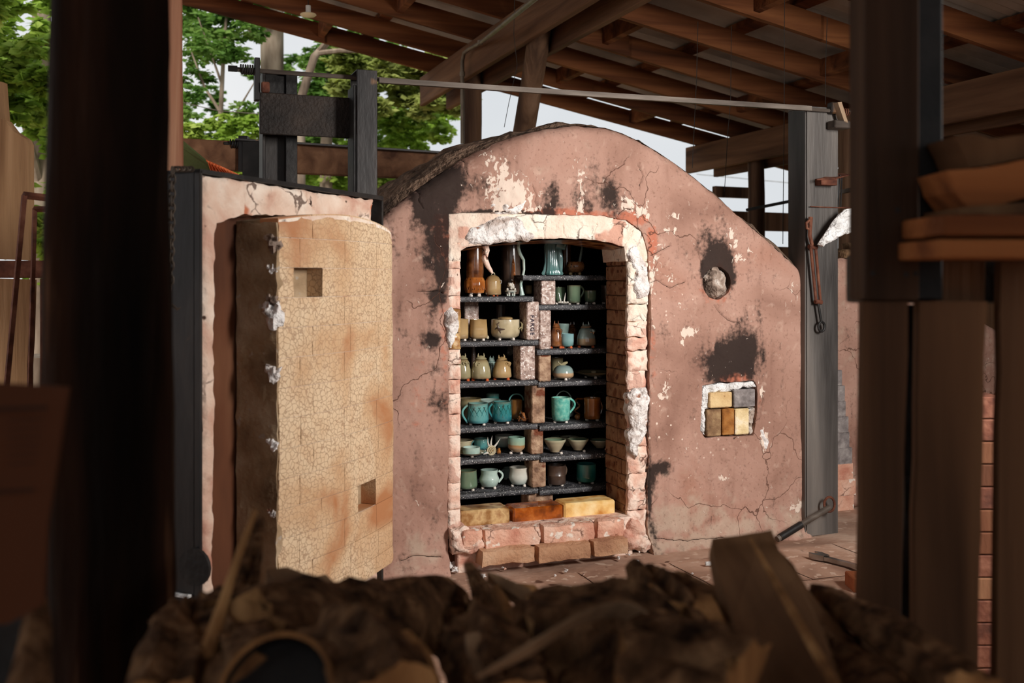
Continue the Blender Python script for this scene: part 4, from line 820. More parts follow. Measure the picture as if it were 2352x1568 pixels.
# plug: courses of crackled bricks on a bulging barrel face
PS0, PS1 = .22, .922
def pface(s):
    t = (s - PS0) / (PS1 - PS0); b = -.088 - .035 * math.sin(PI * min(1, max(0, t)) ** .9)
    e = PS1 - s; R_ = .075
    if e < R_: b += R_ - math.sqrt(max(0, R_ * R_ - (R_ - e) ** 2))
    return b
def ptop(s):
    t = (s - PS0) / (PS1 - PS0); z = 1.352 + .052 * math.sin(PI * (.12 + .80 * t)) - .012 * t
    e = PS1 - s
    if e < .1: z -= .1 - math.sqrt(max(0, .01 - (.1 - e) ** 2))
    e = s - PS0
    return z
def pbot(s):
    e = PS1 - s; return .232 + (.07 - math.sqrt(max(0, .0049 - (.07 - e) ** 2)) if e < .07 else 0)
zb_ = [1.46, 1.404, 1.318, 1.232, 1.146, 1.060, .974, .888, .802, .716, .63, .544, .458, .372, .286, .2]
holes = {(3): (.281, .404), (11): (.595, .72)}
rows = [(1.318, 1.46)] + [(zb_[i + 1], zb_[i]) for i in range(2, 15)]
def pbrick(s0, s1, z0, z1, m, rough=0, seed=0):
    n = max(2, int((s1 - s0) / .022)); g = .0008; mb = MB(); vs = []; nz_ = 5; D = .062
    for j in range(nz_ + 1):
        for i in range(n + 1):
            s = s0 + g + (s1 - s0 - 2 * g) * i / n
            lo = max(z0 + g, pbot(s)); hi = min(z1 - g, ptop(s)); hi = max(hi, lo + .001); z = lo + (hi - lo) * j / nz_
            y = pface(s) + .004 * fbm((s, z, 0), 4, 3, 8)
            e = (i in (0, n)) or (j in (0, nz_)); y += .0012 if e else 0
            if rough: y += rough * fbm((s, z, 0), 26, 4, seed)
            if z > ptop(s) - .02: y += .004
            vs.append((s, y, z))
    W_ = n + 1; fs = [(j * W_ + i, j * W_ + i + 1, (j + 1) * W_ + i + 1, (j + 1) * W_ + i) for j in range(nz_) for i in range(n)]
    ring = [i for i in range(n + 1)] + [j * W_ + n for j in range(1, nz_ + 1)] + [nz_ * W_ + i for i in range(n - 1, -1, -1)] + [j * W_ for j in range(nz_ - 1, 0, -1)]
    b = len(vs)
    for r_ in ring: v = vs[r_]; vs.append((v[0], min(v[1] + D, -.0 + .0), v[2]))
    k = len(ring)
    fs += [(ring[(i + 1) % k], ring[i], b + i, b + (i + 1) % k) for i in range(k)]
    o = mb.add(vs, fs).build('brick', m, door, ang=35); return o
for ri, (z0, z1) in enumerate(rows):
    e1 = .30 + .02 * (ri % 3) ; cuts = [PS0, PS0 + (.085 if ri % 2 else .14)]
    x = cuts[-1]
    while x < PS1 - .25: x += .21 if ri % 2 else .19; cuts.append(x)
    cuts.append(PS1)
    hole = None
    for kz, hs in ((1.146, holes[3]), (.458, holes[11])):
        if abs(z0 - kz) < .001: hole = hs
    segs = []
    if hole:
        cuts = [PS0, hole[0], 'h', hole[1]] + ([hole[1] + .24] if hole[1] < .5 else []) + [PS1]
        if hole[0] > .5: cuts = [PS0, .40, hole[0], 'h', hole[1], PS1]
        i = 0; prev = None; skip = False
        for c in cuts:
            if c == 'h': skip = True; continue
            if prev is not None and not skip: segs.append((prev, c))
            prev = c; skip = False
    else: segs = list(zip(cuts[:-1], cuts[1:]))
    for i, (a, b) in enumerate(segs):
        if ri == 0 and ptop((a + b) / 2) - z0 < .01: continue
        first = (i == 0); pbrick(a, b, z0, z1, M['plug'], .003 if first else 0, ri)
# pale mortar just behind the brick faces
mb = MB(); ns = 34; zs_ = [.2] + sorted(zb_)[1:]
zs_ = sorted(set([round(z, 4) for z in zb_ if z <= 1.41]))
for a in range(len(zs_) - 1):
    for i in range(ns):
        s0 = PS0 + .003 + (PS1 - PS0 - .006) * i / ns; s1 = PS0 + .003 + (PS1 - PS0 - .006) * (i + 1) / ns
        if any(abs(zs_[a] - kz) < .002 and s1 > hs[0] - .001 and s0 < hs[1] + .001 for kz, hs in ((1.146, holes[3]), (.458, holes[11]))): continue
        q = [(s0, zs_[a]), (s1, zs_[a]), (s1, zs_[a + 1]), (s0, zs_[a + 1])]
        mb.add([(s, pface(s) + .0042 + .004 * fbm((s, z, 0), 4, 3, 8), max(min(z, ptop(s) - .004), pbot(s) + .003)) for s, z in q], [(0, 1, 2, 3)])
mb.build('mortar', M['rim'], door)
# core and pockets
def prism(name, m, y1):
    n = 24; ss = [PS0 + .004 + (PS1 - PS0 - .008) * i / n for i in range(n + 1)]; vs = []
    for s in ss: vs += [(s, max(pface(s) + .058, -.062) if True else 0, pbot(s) + .004), (s, max(pface(s) + .058, -.062), ptop(s) - .005), (s, y1, ptop(s) - .005), (s, y1, pbot(s) + .004)]
    fs = []
    for i in range(n):
        a, b = i * 4, i * 4 + 4; fs += [(a, b, b + 1, a + 1), (a + 1, b + 1, b + 2, a + 2), (a + 3, a + 2, b + 2, b + 3), (a, a + 3, b + 3, b)]
    fs += [(0, 1, 2, 3), (4 * n + 3, 4 * n + 2, 4 * n + 1, 4 * n)]
    return MB().add(vs, fs).build(name, m, door, smooth=False)
prism('plug_core', M['plugside'], rec)
sd = plate('plug_side', M['plugside'], door, [(-.052, .23), (.086, .23), (.086, 1.36), (-.052, 1.36)], step=.02, depth=.03, amp=.006, afreq=18, jit=.005, seed=3)
sd.rotation_euler = (0, 0, -PI / 2); sd.location = (PS0 - .006, .0, 0)
for (px, py, r, s) in ((622, 725, .028, 3), (626, 860, .020, 6), (628, 1022, .014, 9), (632, 620, .012, 12), (630, 1180, .010, 2), (650, 560, .02, 5), (655, 690, .014, 7)):
    h = DR.hit(px, py, -.075); mb = MB(); mb.ball((PS0 - .002, -.075, h[1]), r, 12, 1.2, .8, s); mb.ball((PS0 - .006, -.06, h[1] + r * .8), r * .6, 10, 1, .7, s + 1)
    mb.build('fibre_lump', M['plaster'] if px < 640 else M['sootplug'], door)
# chain with hook over the frame top
ch = thing('chain', 'rusty black chain hanging over the door frame edge', 'chain', (0, 0, 0))
D0 = 2.55; nl = 17
for i in range(nl):
    p = P(396 - i * .3, 395 + i * 16.5, D0); r1, r2 = .0075, .0135
    pts = []
    for k in range(12):
        a = 2 * PI * k / 12; x = r1 * math.cos(a); z = r2 * math.sin(a) * 1.0
        pts.append(Vector((x, 0, z)) if i % 2 else Vector((0, x, z)))
    MB().tube([p + q for q in pts], .0028, 6, close=True).build('link', M['chain'], ch)
for x0 in range(6):
    p = P(402 + x0 * 7, 388, D0 + .02 + x0 * .012); MB().tube([p + Vector((.009 * math.cos(a), .002 if x0 % 2 else .006 * math.sin(a), .006 * math.sin(a))) for a in np.linspace(0, 2 * PI, 10, endpoint=False)], .0028, 6, close=True).build('link', M['chain'], ch)
hk = [(391, 668), (386, 676), (386, 690), (394, 698), (400, 704), (408, 710), (414, 706)]
MB().tube([P(x, y, D0) for x, y in hk], [.004] * 6 + [.002], 7).build('hook', M['chain'], ch)
# ================================================================== SHELVES, SUPPORTS AND POTS
OFS = .262
def shz(px, py): return K.hit(px, py, OFS)[1]
SH = {'L1': shz(1150, 681), 'L2': shz(1150, 783), 'L3': shz(1150, 876), 'L4': shz(1150, 978), 'L5': shz(1150, 1050), 'L6': shz(1150, 1128),
      'R0': shz(1330, 632), 'R1': shz(1330, 700), 'R2': shz(1330, 801), 'R3': shz(1330, 874), 'R4': shz(1330, 973), 'R5': shz(1330, 1044), 'R6': shz(1330, 1119)}
nth = {'1': 'topmost', '2': 'second', '3': 'third', '4': 'fourth', '5': 'fifth', '6': 'lowest'}
xr = {'L1': 1226, 'L2': 1237, 'L3': 1235, 'L4': 1235, 'L5': 1240, 'L6': 1236}; xl = {'R0': 1207, 'R1': 1240, 'R2': 1234, 'R3': 1237, 'R4': 1240, 'R5': 1242, 'R6': 1240}
TH = .023
for k_, z in SH.items():
    if k_[0] == 'L': s1 = K.hit(xr[k_], 800, OFS)[0]; s0 = s1 - .61; where = nth[k_[1]] + ' from the top in the left stack'
    else: s0 = K.hit(xl[k_], 800, OFS)[0]; s1 = s0 + .56; where = ('uppermost' if k_ == 'R0' else nth[k_[1]] + ' mug level') + ' in the right stack'
    off = .03 if k_ in ('R0', 'R1') else 0
    lab = 'black speckled kiln shelf, ' + (where if k_[0] == 'L' else {'R0': 'uppermost of the right stack under the celadon figure', 'R1': 'right stack, under the sage green mug', 'R2': 'right stack, under the horned grey jar', 'R3': 'right stack, under the celadon dome jar', 'R4': 'right stack, under the mottled turquoise mug', 'R5': 'right stack, under the row of cream bowls', 'R6': 'lowest of the right stack under dark mug'}[k_])
    n = 40; mb = MB(); vs = []
    for i in range(n + 1):
        s = s0 + (s1 - s0) * i / n; j = .0016 * noise.noise(Vector((s * 60, z * 9, 1)))
        y0 = OFS + off + j
        vs += [(s, y0 + .002, -TH), (s, y0, -TH + .003), (s, y0, -.003), (s, y0 + .003, 0), (s, y0 + .3, 0), (s, y0 + .3, -TH)]
    fs = [(i * 6 + a, (i + 1) * 6 + a, (i + 1) * 6 + (a + 1) % 6, i * 6 + (a + 1) % 6) for i in range(n) for a in range(6)] + [tuple(range(6)), tuple(n * 6 + a for a in range(6))[::-1]]
    o = mb.add(vs, fs).build('kiln_shelf', M['shelf'], ang=50); p = K.W(0, 0, 0); o.location = (p.x, p.y, z); o.rotation_euler = (0, 0, K.a)
    props(o, lab, 'shelf', 'black kiln shelves')
def support(px0, px1, zlo, zhi, label, m='prop1', off=.275, depth=.10, wpx=None):
    s0 = K.hit(px0, 800, off)[0]; s1 = K.hit(px1, 800, off)[0]; mb = MB().box(0, 0, 0, s1 - s0, depth, zhi - zlo, .004)
    o = mb.build('support_brick', M[m]); p = K.W(s0, off, zlo); o.location = p; o.rotation_euler = (0, 0, K.a + R.uniform(-.02, .02)); props(o, label, 'brick', 'upright bricks carrying the kiln shelves'); return o
e = .001
support(1067, 1100, SH['L2'] + e, SH['L1'] - TH - e, 'glossy ash-coated brick behind the tan square cup', off=.44)
tb = support(1210, 1238, SH['L2'] + e, SH['L1'] - TH - e, 'ash-whitened upright brick stamped with dark letters')
support(1195, 1229, SH['L3'] + e, SH['L2'] - TH - e, 'rough pinkish upright brick beside the brown horned jar')
support(1222, 1252, SH['L4'] + e, SH['L3'] - TH - e, 'brown upright brick left of the mottled turquoise mug', 'prop2')
support(1220, 1248, SH['L5'] + e, SH['L4'] - TH - e, 'brown upright brick left of the cream bowls', 'prop2')
support(1222, 1254, SH['L6'] + e, SH['L5'] - TH - e, 'brown upright brick left of the dark brown mug', 'prop2')
support(1243, 1276, SH['R1'] + e, SH['R0'] - TH - e, 'glittering ash-crusted brick under the uppermost right shelf', off=.305)
support(1240, 1266, SH['R2'] + e, SH['R1'] - TH - e, 'tall swirl-glazed upright brick left of brown horned jar')
support(1238, 1266, SH['R3'] + e, SH['R2'] - TH - e, 'brown-grey upright brick left of the celadon dome jar', 'prop2')
zs = KP(1240, 1203)[1]
support(1213, 1270, zs, SH['L6'] - TH - e, 'short wide brick under the lowest shelves', 'prop2', off=.285)
tcv = bpy.data.curves.new('stamped_letters', 'FONT'); tcv.body = 'FARGE'; tcv.size = .026; tcv.extrude = .0006; tcv.space_character = 1.25
to = bpy.data.objects.new('stamped_letters', tcv); C.objects.link(to); to.parent = tb; tcv.materials.append(pmat('stamp_ink', [S(40, 36, 50), S(60, 52, 66)], bump=0)); tcv.offset = .0006
bpy.context.view_layer.update(); me_ = bpy.data.meshes.new_from_object(to.evaluated_get(bpy.context.evaluated_depsgraph_get())); mo = bpy.data.objects.new('stamped_lettering', me_); C.objects.link(mo); mo.parent = tb
bpy.data.objects.remove(to); mo.rotation_euler = (PI / 2, PI / 2, 0); mo.location = (.018, -.0008, .112)
# --- pots
SEG = 28
def pot_root(name, pxl, pxr, shelf, off, label, cat, group=None, zoff=0, rz=0):
    z = SH[shelf] + zoff; c = (pxl + pxr) / 2; h = K.hit(c, 700, off); w = (pxr - pxl) / F * h[2] * 1.0
    o = thing(name, label, cat, K.W(h[0], off, z), K.a + rz, group); return o, w / 2, h[2]
def hpx(shelf, ytop, Y, zoff=0): return (ZC - (ytop - HY) / F * Y) - SH[shelf] - zoff
def wads(root, r, n, m, h=.008, rr=.008, a0=.3):
    for i in range(n):
        a = a0 + 2 * PI * i / n; MB().ball((r * math.cos(a), r * math.sin(a), h * .5), rr, 8, .9, .25, i).build('wad', M[m], root)
def vessel(root, r, h, prof, m, z0=.008, t=.004, fn=None, n=SEG, name='body', open_=True):
    """prof: (radius fraction, height fraction) outside, bottom to top."""
    pr = [(r * a, z0 + (h - z0) * b) for a, b in prof]; P_ = list(pr)
    if open_:
        P_ += [(max(.003, pr[-1][0] - t), pr[-1][1])]
        for a, b in reversed(pr[1:-1]): P_.append((max(.003, a - t), max(b, z0 + t + .001)))
        P_.append((.002, z0 + t))
    P_ = [(.5 * pr[0][0], z0)] + P_
    return MB().lathe(P_, n, fn).build(name, G[m] if isinstance(m, str) else m, root, ang=50)
def handle(root, r, z0, z1, out, side, m, tr=.005, a=0, x0=None, x1=None):
    pts = []; xa = x0 or r; xb = x1 or r
    for i in range(11):
        t = i / 10; q = PI * t; x = (xa * (1 - t) + xb * t) * .97 + out * math.sin(q) * (1 + .15 * math.cos(q)); z = z0 + (z1 - z0) * (t - .0) + .12 * (z1 - z0) * math.sin(q * 1.0)
        pts.append((side * x * math.cos(a), x * math.sin(a), z))
    MB().tube(pts, [tr * 1.1] + [tr] * 9 + [tr * 1.2], 8, sx=.7).build('handle', G[m], root)
CYL = [(.82, 0), (.97, .05), (1, .3), (.98, .9), (1, 1)]
FLARE = [(.8, 0), (.95, .06), (1, .2), (.9, .9), (.92, 1)]
def mug(pxl, pxr, ytop, shelf, off, m, label, side=None, out=.022, prof=CYL, cat='mug', nw=3, wm='wads', name='mug', fn=None, group=None, hz=(.2, .85), rz=0, a=0):
    o, r, Y = pot_root(name, pxl, pxr, shelf, off, label, cat, group, rz=rz); h = hpx(shelf, ytop, Y)
    vessel(o, r, h, prof, m, fn=fn)
    if side: handle(o, r, h * hz[0], h * hz[1], out, side, m, a=a)
    if nw: wads(o, r * .68, nw, wm, a0=-PI / 2 + .6)
    return o, r, h
def scratch(o, r, h, m, k=.96):   # incised criss-cross lines, as fine proud ridges
    for d in (-1, 1):
        for j in range(4):
            a0 = -PI / 2 - .9 + j * .5; pts = []
            for i in range(9):
                t = i / 8; aa = a0 + d * .5 * (t - .5) * 1.3; pts.append((r * k * math.cos(aa), r * k * math.sin(aa), h * (.25 + .6 * t)))
            MB().tube(pts, .0011, 4).build('incised_line', G[m], o)
def bow(mz):  return lambda v, a: Vector((v.x, v.y, v.z + mz * abs(math.cos(a))))
def squarish(k=.12): return lambda v, a: Vector((v.x * (1 - k * math.cos(4 * a)), v.y * (1 - k * math.cos(4 * a)), v.z))
O1 = .345   # front row
# L6
mug(1050, 1097, 1079, 'L6', O1, 'green', 'grey-green scratched mug at left edge of lowest shelf', prof=FLARE)
BELLY = [(.6, 0), (.8, .08), (1, .38), (.97, .5), (.8, .75), (.86, 1)]
o, r, h = mug(1100, 1147, 1078, 'L6', O1, 'celadon', 'round-bellied pale celadon mug with loop handle on lowest left shelf', 1, .02, BELLY, hz=(.28, .9))
mug(1168, 1215, 1072, 'L6', O1, 'palecup', 'handleless pale grey-cream cup with swelling belly on lowest shelf', prof=[(.55, 0), (.78, .08), (1, .38), (.97, .55), (.86, .82), (.93, 1)], cat='cup', name='cup')
mug(1155, 1190, 1074, 'L6', .5, 'celadon', 'celadon mug half hidden behind the pale belly cup', -1, .016)
# R6
o, r, h = mug(1256, 1300, 1067, 'R6', O1, 'tenmoku', 'dark brown ridged mug on lowest right shelf', 1, .018, [(.9, 0), (.97, .05), (.97, .45), (.985, .47), (.95, .5), (.97, .9), (1, 1)], hz=(.3, .95), a=.3)
mug(1323, 1370, 1064, 'R6', O1, 'darkteal', 'deep teal handleless cup in shade on lowest right shelf', cat='cup', name='cup', prof=[(.85, 0), (.97, .08), (1, .3), (.95, .85), (.97, 1)])
mug(1388, 1425, 1060, 'R6', O1 + .05, 'green', 'green cup almost hidden by the right jamb on lowest shelf', cat='cup', name='cup')
# L5
BOWL = [(.42, 0), (.46, .08), (.6, .2), (.8, .5), (.93, .85), (1, .95), (.98, 1)]
mug(1035, 1087, 1010, 'L5', .42, 'cream', 'cream flared bowl at left edge behind the saucer cup', prof=BOWL, cat='bowl', name='bowl', nw=0)
sc_o, r, Y = pot_root('saucer', 1048, 1118, 'L5', .335, 'wide cream saucer under the small celadon cup', 'saucer')
vessel(sc_o, r, .020, [(.5, 0), (.55, .15), (.85, .6), (1, 1)], 'cream', z0=.006, t=.003); wads(sc_o, r * .4, 3, 'wads')
o, r, Y = pot_root('cup', 1062, 1103, 'L5', .335, 'small celadon cup standing on the cream saucer', 'cup', zoff=.0105)
h = hpx('L5', 1026, Y, .0105); vessel(o, r, h, [(.75, 0), (.95, .1), (1, .4), (1, 1)], 'celadon', z0=.0)
mug(1088, 1124, 1006, 'L5', .45, 'turq', 'blue-green mug behind the fanned fork-like ornament', -1, .015)
mug(1137, 1182, 999, 'L5', .47, 'palecup', 'wide pale grey bowl behind the two-tone cup', cat='bowl', name='bowl', prof=[(.6, 0), (.85, .1), (1, .5), (1, 1)])
mug(1166, 1206, 1003, 'L5', .33, 'twotone', 'two-tone cup, green above and brown below, on faceted foot', cat='cup', name='cup', prof=[(.55, 0), (.62, .04), (.95, .26), (1, .34), (1, .95), (.98, 1)], nw=3)
# rosette shell ornament with tail and spikes
ro, r, Y = pot_root('shell_ornament', 1119, 1139, 'L5', .33, 'small cream coiled shell ornament with spikes between cup and mug', 'ornament')
for q, (rr, tw) in enumerate(((.019, .006), (.012, .004), (.006, .003))):
    MB().tube([(rr * math.cos(a), -.006 * q, .021 + rr * math.sin(a)) for a in np.linspace(0, 2 * PI, 16, endpoint=False)], tw * .7, 8, close=True).build('coil', G['cream'], ro)
MB().tube([(0, 0, .02), (0, .05, .02)], [.02, .012], 10).build('body', G['tan'], ro)
for x, z, b in ((-.014, .08, 0), (.002, .085, .3), (.03, .07, .8)): MB().tube([(x * .4, .01, .03), (x, .012, z * .7), (x + b * .02, .012, z)], [.006, .004, .0005], 6).build('spike', G['white'], ro)
MB().tube([(-.018, -.004, .012), (-.04, -.005, .010), (-.052, 0, .018)], [.006, .005, .001], 6).build('tail', G['white'], ro)
MB().ball((.036, .01, .014), .012, 8, 1, .9, 3).build('knob', G['amber'], ro)
# R5 bowls
BW = [(.42, 0), (.45, .1), (.62, .28), (.85, .65), (.96, .82), (1, .9), (.98, 1)]
for (a, b, yt, of, lb) in ((1249, 1300, 1008, .335, 'cream bowl with green inside nearest the brick, right stack'), (1303, 1352, 1007, .345, 'cream bowl with green inside, middle of the bowl row'), (1354, 1402, 1009, .36, 'cream bowl in the shade by the jamb, right stack')):
    o, r, h = mug(a, b, yt, 'R5', of, 'bowlout', lb, prof=BW, cat='bowl', name='bowl', nw=1)
    vessel(o, r * .93, h * .985, [(.4, .2), (.6, .3), (.86, .7), (.99, 1)], 'green', z0=.014, name='inner_glaze', t=.002)
mug(1262, 1310, 1003, 'R5', .50, 'green', 'dim green bowl behind the gap of the cream bowls', prof=BW, cat='bowl', name='bowl', nw=0)
mug(1283, 1333, 1003, 'R5', .46, 'bowlout', 'cream bowl in the back row between two front bowls', prof=BW, cat='bowl', name='bowl', nw=0)
# L4
o, r, h = mug(1072, 1123, 925, 'L4', .335, 'turq', 'turquoise mug with scratched diamonds and pale handle at left', -1, .024, FLARE, hz=(.12, .92)); scratch(o, r, h, 'teal')
o, r, h = mug(1129, 1176, 921, 'L4', .345, 'teal', 'deep teal mug with scratched diamonds beside the turquoise one', -1, .016, FLARE, hz=(.3, .9)); scratch(o, r, h, 'darkteal')
o, r, h = mug(1172, 1200, 917, 'L4', .41, 'ochre', 'ochre ribbed pot with thin green hoop handle', prof=[(.85, 0), (1, .1), (.98, .3), (1, .35), (.97, .55), (1, .6), (.98, .85), (.96, 1)], cat='pot', name='hooped_pot')
MB().tube([(r * 1.25 * math.cos(a), 0, h * .93 + r * 1.15 * math.sin(a)) for a in np.linspace(0, PI, 13)], .0035, 7).build('handle', G['turq'], o)
mug(1050, 1106, 914, 'L4', .47, 'olive', 'olive lidded pot behind the turquoise mug, mostly hidden', prof=CYL, cat='pot', name='pot', nw=0)
mug(1116, 1147, 903, 'L4', .52, 'teal', 'dark blue cup in the back behind the teal mug', cat='cup', name='cup', nw=0)
mug(1098, 1150, 917, 'L4', .44, 'celadon', 'pale celadon bowl rim seen between the two blue mugs', prof=CYL, cat='bowl', name='bowl', nw=0)
ba, r, Y = pot_root('flower_ornament', 1184, 1215, 'L4', .33, 'brown twisted bark-like flower ornament beside the brick', 'ornament')
for i in range(9):
    a = i * .72; l = .022 + .012 * R.random(); up = .010 + .03 * R.random()
    MB().tube([(0, 0, .012), (l * .5 * math.cos(a), l * .5 * math.sin(a), up), (l * math.cos(a), l * math.sin(a), up * (.5 if i % 2 else 1.3))], [.006, .009, .002], 6).build('petal', G['brown'], ba)
# R4
o, r, h = mug(1266, 1310, 912, 'R4', .335, 'aqua', 'mottled turquoise straight mug with big ear handle', 1, .028, [(.78, 0), (.93, .06), (.97, .3), (1, .95), (1, 1)], hz=(.35, .95))
mug(1340, 1380, 913, 'R4', .35, 'amber', 'brown ribbed straight mug in half shade, right stack', 1, .012, [(.9, 0), (.98, .05), (.96, .2), (.98, .24), (.96, .4), (.98, .44), (.96, .6), (.98, .64), (.96, .9), (1, 1)])
hp, r, h = mug(1270, 1318, 935, 'R4', .47, 'celadon', 'celadon pot with thin hoop handle behind the mottled mug', prof=CYL, cat='pot', name='hooped_pot', nw=0)
MB().tube([(r * .95 * math.cos(a), 0, h + .010 + r * 1.35 * math.sin(a)) for a in np.linspace(-.1, PI + .1, 15)], .003, 7).build('handle', G['celadon'], hp)
hp, r, h = mug(1356, 1396, 930, 'R4', .49, 'tenmoku', 'dark pot with hoop handle behind the brown ribbed mug', prof=CYL, cat='pot', name='hooped_pot', nw=0)
MB().tube([(r * .95 * math.cos(a), 0, h + .008 + r * 1.3 * math.sin(a)) for a in np.linspace(-.1, PI + .1, 15)], .003, 7).build('handle', G['tenmoku'], hp)
fg, r, Y = pot_root('spiral_ornament', 1312, 1340, 'R4', .39, 'small brown coiled figure between mottled mug and brown mug', 'ornament')
MB().tube([(.014 * math.cos(a) * (1 - a / 20), .01 * math.sin(a), .02 + a * .008) for a in np.linspace(0, 9, 26)], .005, 7).build('coil', G['brown'], fg)
MB().tube([(-.01, 0, .09), (.0, 0, .098), (.03, 0, .096)], .005, 7).build('spout', G['amber'], fg); MB().ball((0, 0, .012), .015, 8).build('base', G['amber'], fg)
# L3 horned jars
def horned(pxl, pxr, ytop, shelf, off, m, label, face=.0, wm='wadred', lean=0, n=3, lidk=.78, name='horned_jar'):
    o, r, Y = pot_root(name, pxl, pxr, shelf, off, label, 'jar'); h = hpx(shelf, ytop, Y)
    vessel(o, r, h * lidk, [(.82, 0), (.98, .05), (1, .12), (.93, .5), (.74, .86), (.6, .98), (.5, 1)], m)
    L = MB().lathe([(.01, 0), (r * .56, 0), (r * .60, h * .02), (r * .42, h * .08), (r * .2, h * .13), (.001, h * .15)], 20).build('lid', G[m], o); L.location = (lean * .01, 0, h * (lidk + .01)); L.rotation_euler = (0, lean, 0)
    for s in (-1, 1): MB().tube([(s * r * .26, 0, h * .06), (s * r * .31, -.002, h * .14), (s * r * .27, -.003, h * .24)], [.006, .004, .0006], 7).build('horn', G[m], L)
    f = MB(); a = -PI / 2 + face
    for s in (-1, 1):
        c = Vector((r * .8 * math.cos(a + s * .28), r * .8 * math.sin(a + s * .28), h * (lidk - .12)))
        f.tube([c + Vector((.006 * math.cos(t), -.002, .006 * math.sin(t))) for t in np.linspace(0, 2 * PI, 10, endpoint=False)], .002, 6, close=True)
    f.tube([(r * .72 * math.cos(a), r * .78 * math.sin(a), h * (lidk - .06)), (r * .95 * math.cos(a), r * .95 * math.sin(a), h * (lidk - .14)), (r * .9 * math.cos(a), r * .9 * math.sin(a), h * (lidk - .24))], [.006, .005, .003], 7)
    f.build('snout', G[m], o); wads(o, r * .8, n, wm, rr=.0085, a0=-PI / 2 + .55); return o, r, h
horned(1081, 1128, 812, 'L3', .335, 'olive', 'olive-grey horned bell jar standing upright in centre of third left shelf', face=-.9)
horned(1131, 1175, 815, 'L3', .345, 'tan', 'tan-brown horned bell jar with snout turned right, third left shelf', face=.7, lean=-.12)
horned(1042, 1083, 812, 'L3', .36, 'olive', 'horned jar cut off by the left jamb on third shelf', face=.2)
horned(1116, 1142, 818, 'L3', .46, 'celadon', 'greenish horned jar behind the two front jars', face=0)
o = MB().tube([(0, 0, 0), (0, 0, SH['L2'] - TH - SH['L3'] - .004)], .012, 14).build('shelf_post', G['tenmoku']); h_ = K.hit(1087, 800, .47); o.location = K.W(h_[0], .47, SH['L3'] + .001); props(o, 'glossy black round post behind the horned jars', 'post')
cr = MB()
for i in range(7): cr.ball((R.uniform(-.014, .014), R.uniform(-.01, .01), R.uniform(-.02, .02)), R.uniform(.010, .016), 8, 1, .9, i)
o = cr.build('ash_clump', pmat('silvery_ash', [S(90, 85, 82), S(150, 145, 142)], rough=.3, bump=1, bs=60), ang=20); h_ = K.hit(1177, 800, .47); o.location = K.W(h_[0], .47, SH['L2'] - TH - .035); props(o, 'crumpled silvery ash-glazed lump hanging behind the brown horned jar', 'lump')
# R3
o, r, Y = pot_root('domed_jar', 1270, 1318, 'R3', .335, 'celadon over tan domed jar with knotted knob', 'jar'); h = hpx('R3', 838, Y)
vessel(o, r, h, [(.8, 0), (.97, .1), (1, .25), (.97, .5), (.85, .75), (.6, .93), (.2, 1), (.02, 1)], 'dome', open_=False)
MB().tube([(-.028, 0, h + .014), (-.012, 0, h + .002), (.004, 0, h + .006), (.02, 0, h + .012)], [.0025, .004, .008, .005], 8).build('knob', G['olive'], o); wads(o, r * .75, 3, 'wads', a0=-PI / 2 - .1)
mug(1264, 1294, 821, 'R3', .46, 'olive', 'grey-olive tumbler behind the celadon domed jar', cat='cup', name='tumbler', nw=0)
o, r, Y = pot_root('plate', 1316, 1412, 'R3', .36, 'low cream plate in shade on right stack under horned grey jar', 'plate'); vessel(o, r, .030, [(.4, 0), (.45, .2), (.85, .7), (1, 1)], 'olive'); wads(o, r * .4, 3, 'wads')
MB().ball((-.01, -.02, .03), .012, 8, .5, .4).build('knob', G['cream'], o)
# L2
mug(1040, 1076, 732, 'L2', .35, 'tan', 'tan faceted cup cut off by the left jamb', prof=CYL, cat='cup', name='cup', fn=squarish(.05))
o, r, h = mug(1077, 1120, 733, 'L2', .335, 'tan', 'squared tan cup with soft facets, second left shelf', prof=[(.75, 0), (1, .12), (.97, .5), (.9, .97), (.92, 1)], cat='cup', name='cup', fn=squarish(.07), nw=4)
MB().ball((r * .95, -.01, .014), .007, 8, 1.4, .5, 4).build('knob', G['cream'], o)
o, r, h = mug(1127, 1194, 733, 'L2', .345, 'cream', 'wide cream lidded bowl with twig-shaped handles', prof=[(.7, 0), (.93, .12), (1, .3), (.98, .95), (.97, 1)], cat='jar', name='lidded_bowl', nw=4)
MB().lathe([(.01, h), (r * .5, h), (r * .52, h + .007), (r * .40, h + .011), (.01, h + .012)], 22).build('lid', G['tan'], o)
for s, a in ((-1, -PI / 2 - .75), (1, -PI / 2 + 1.05)):
    b = Vector((r * math.cos(a), r * math.sin(a), h * .55)); t = Vector((-math.sin(a), math.cos(a), 0)); nn = Vector((math.cos(a), math.sin(a), 0)); f = MB()
    f.tube([b - t * .022, b - t * .01 + nn * .006 + Vector((0, 0, .006)), b + nn * .012 + Vector((0, 0, .002)), b + t * .012 + nn * .006, b + t * .026], [.003, .004, .005, .004, .002], 7)
    f.tube([b + nn * .01, b + nn * .012 + Vector((0, 0, .022)) - t * .006, b + nn * .004 + Vector((0, 0, .03))], [.005, .004, .002], 7); f.tube([b + nn * .008, b + nn * .01 - Vector((0, 0, .018)) + t * .01], [.005, .002], 7)
    f.build('handle', G['tenmoku'] if s < 0 else G['olive'], o)
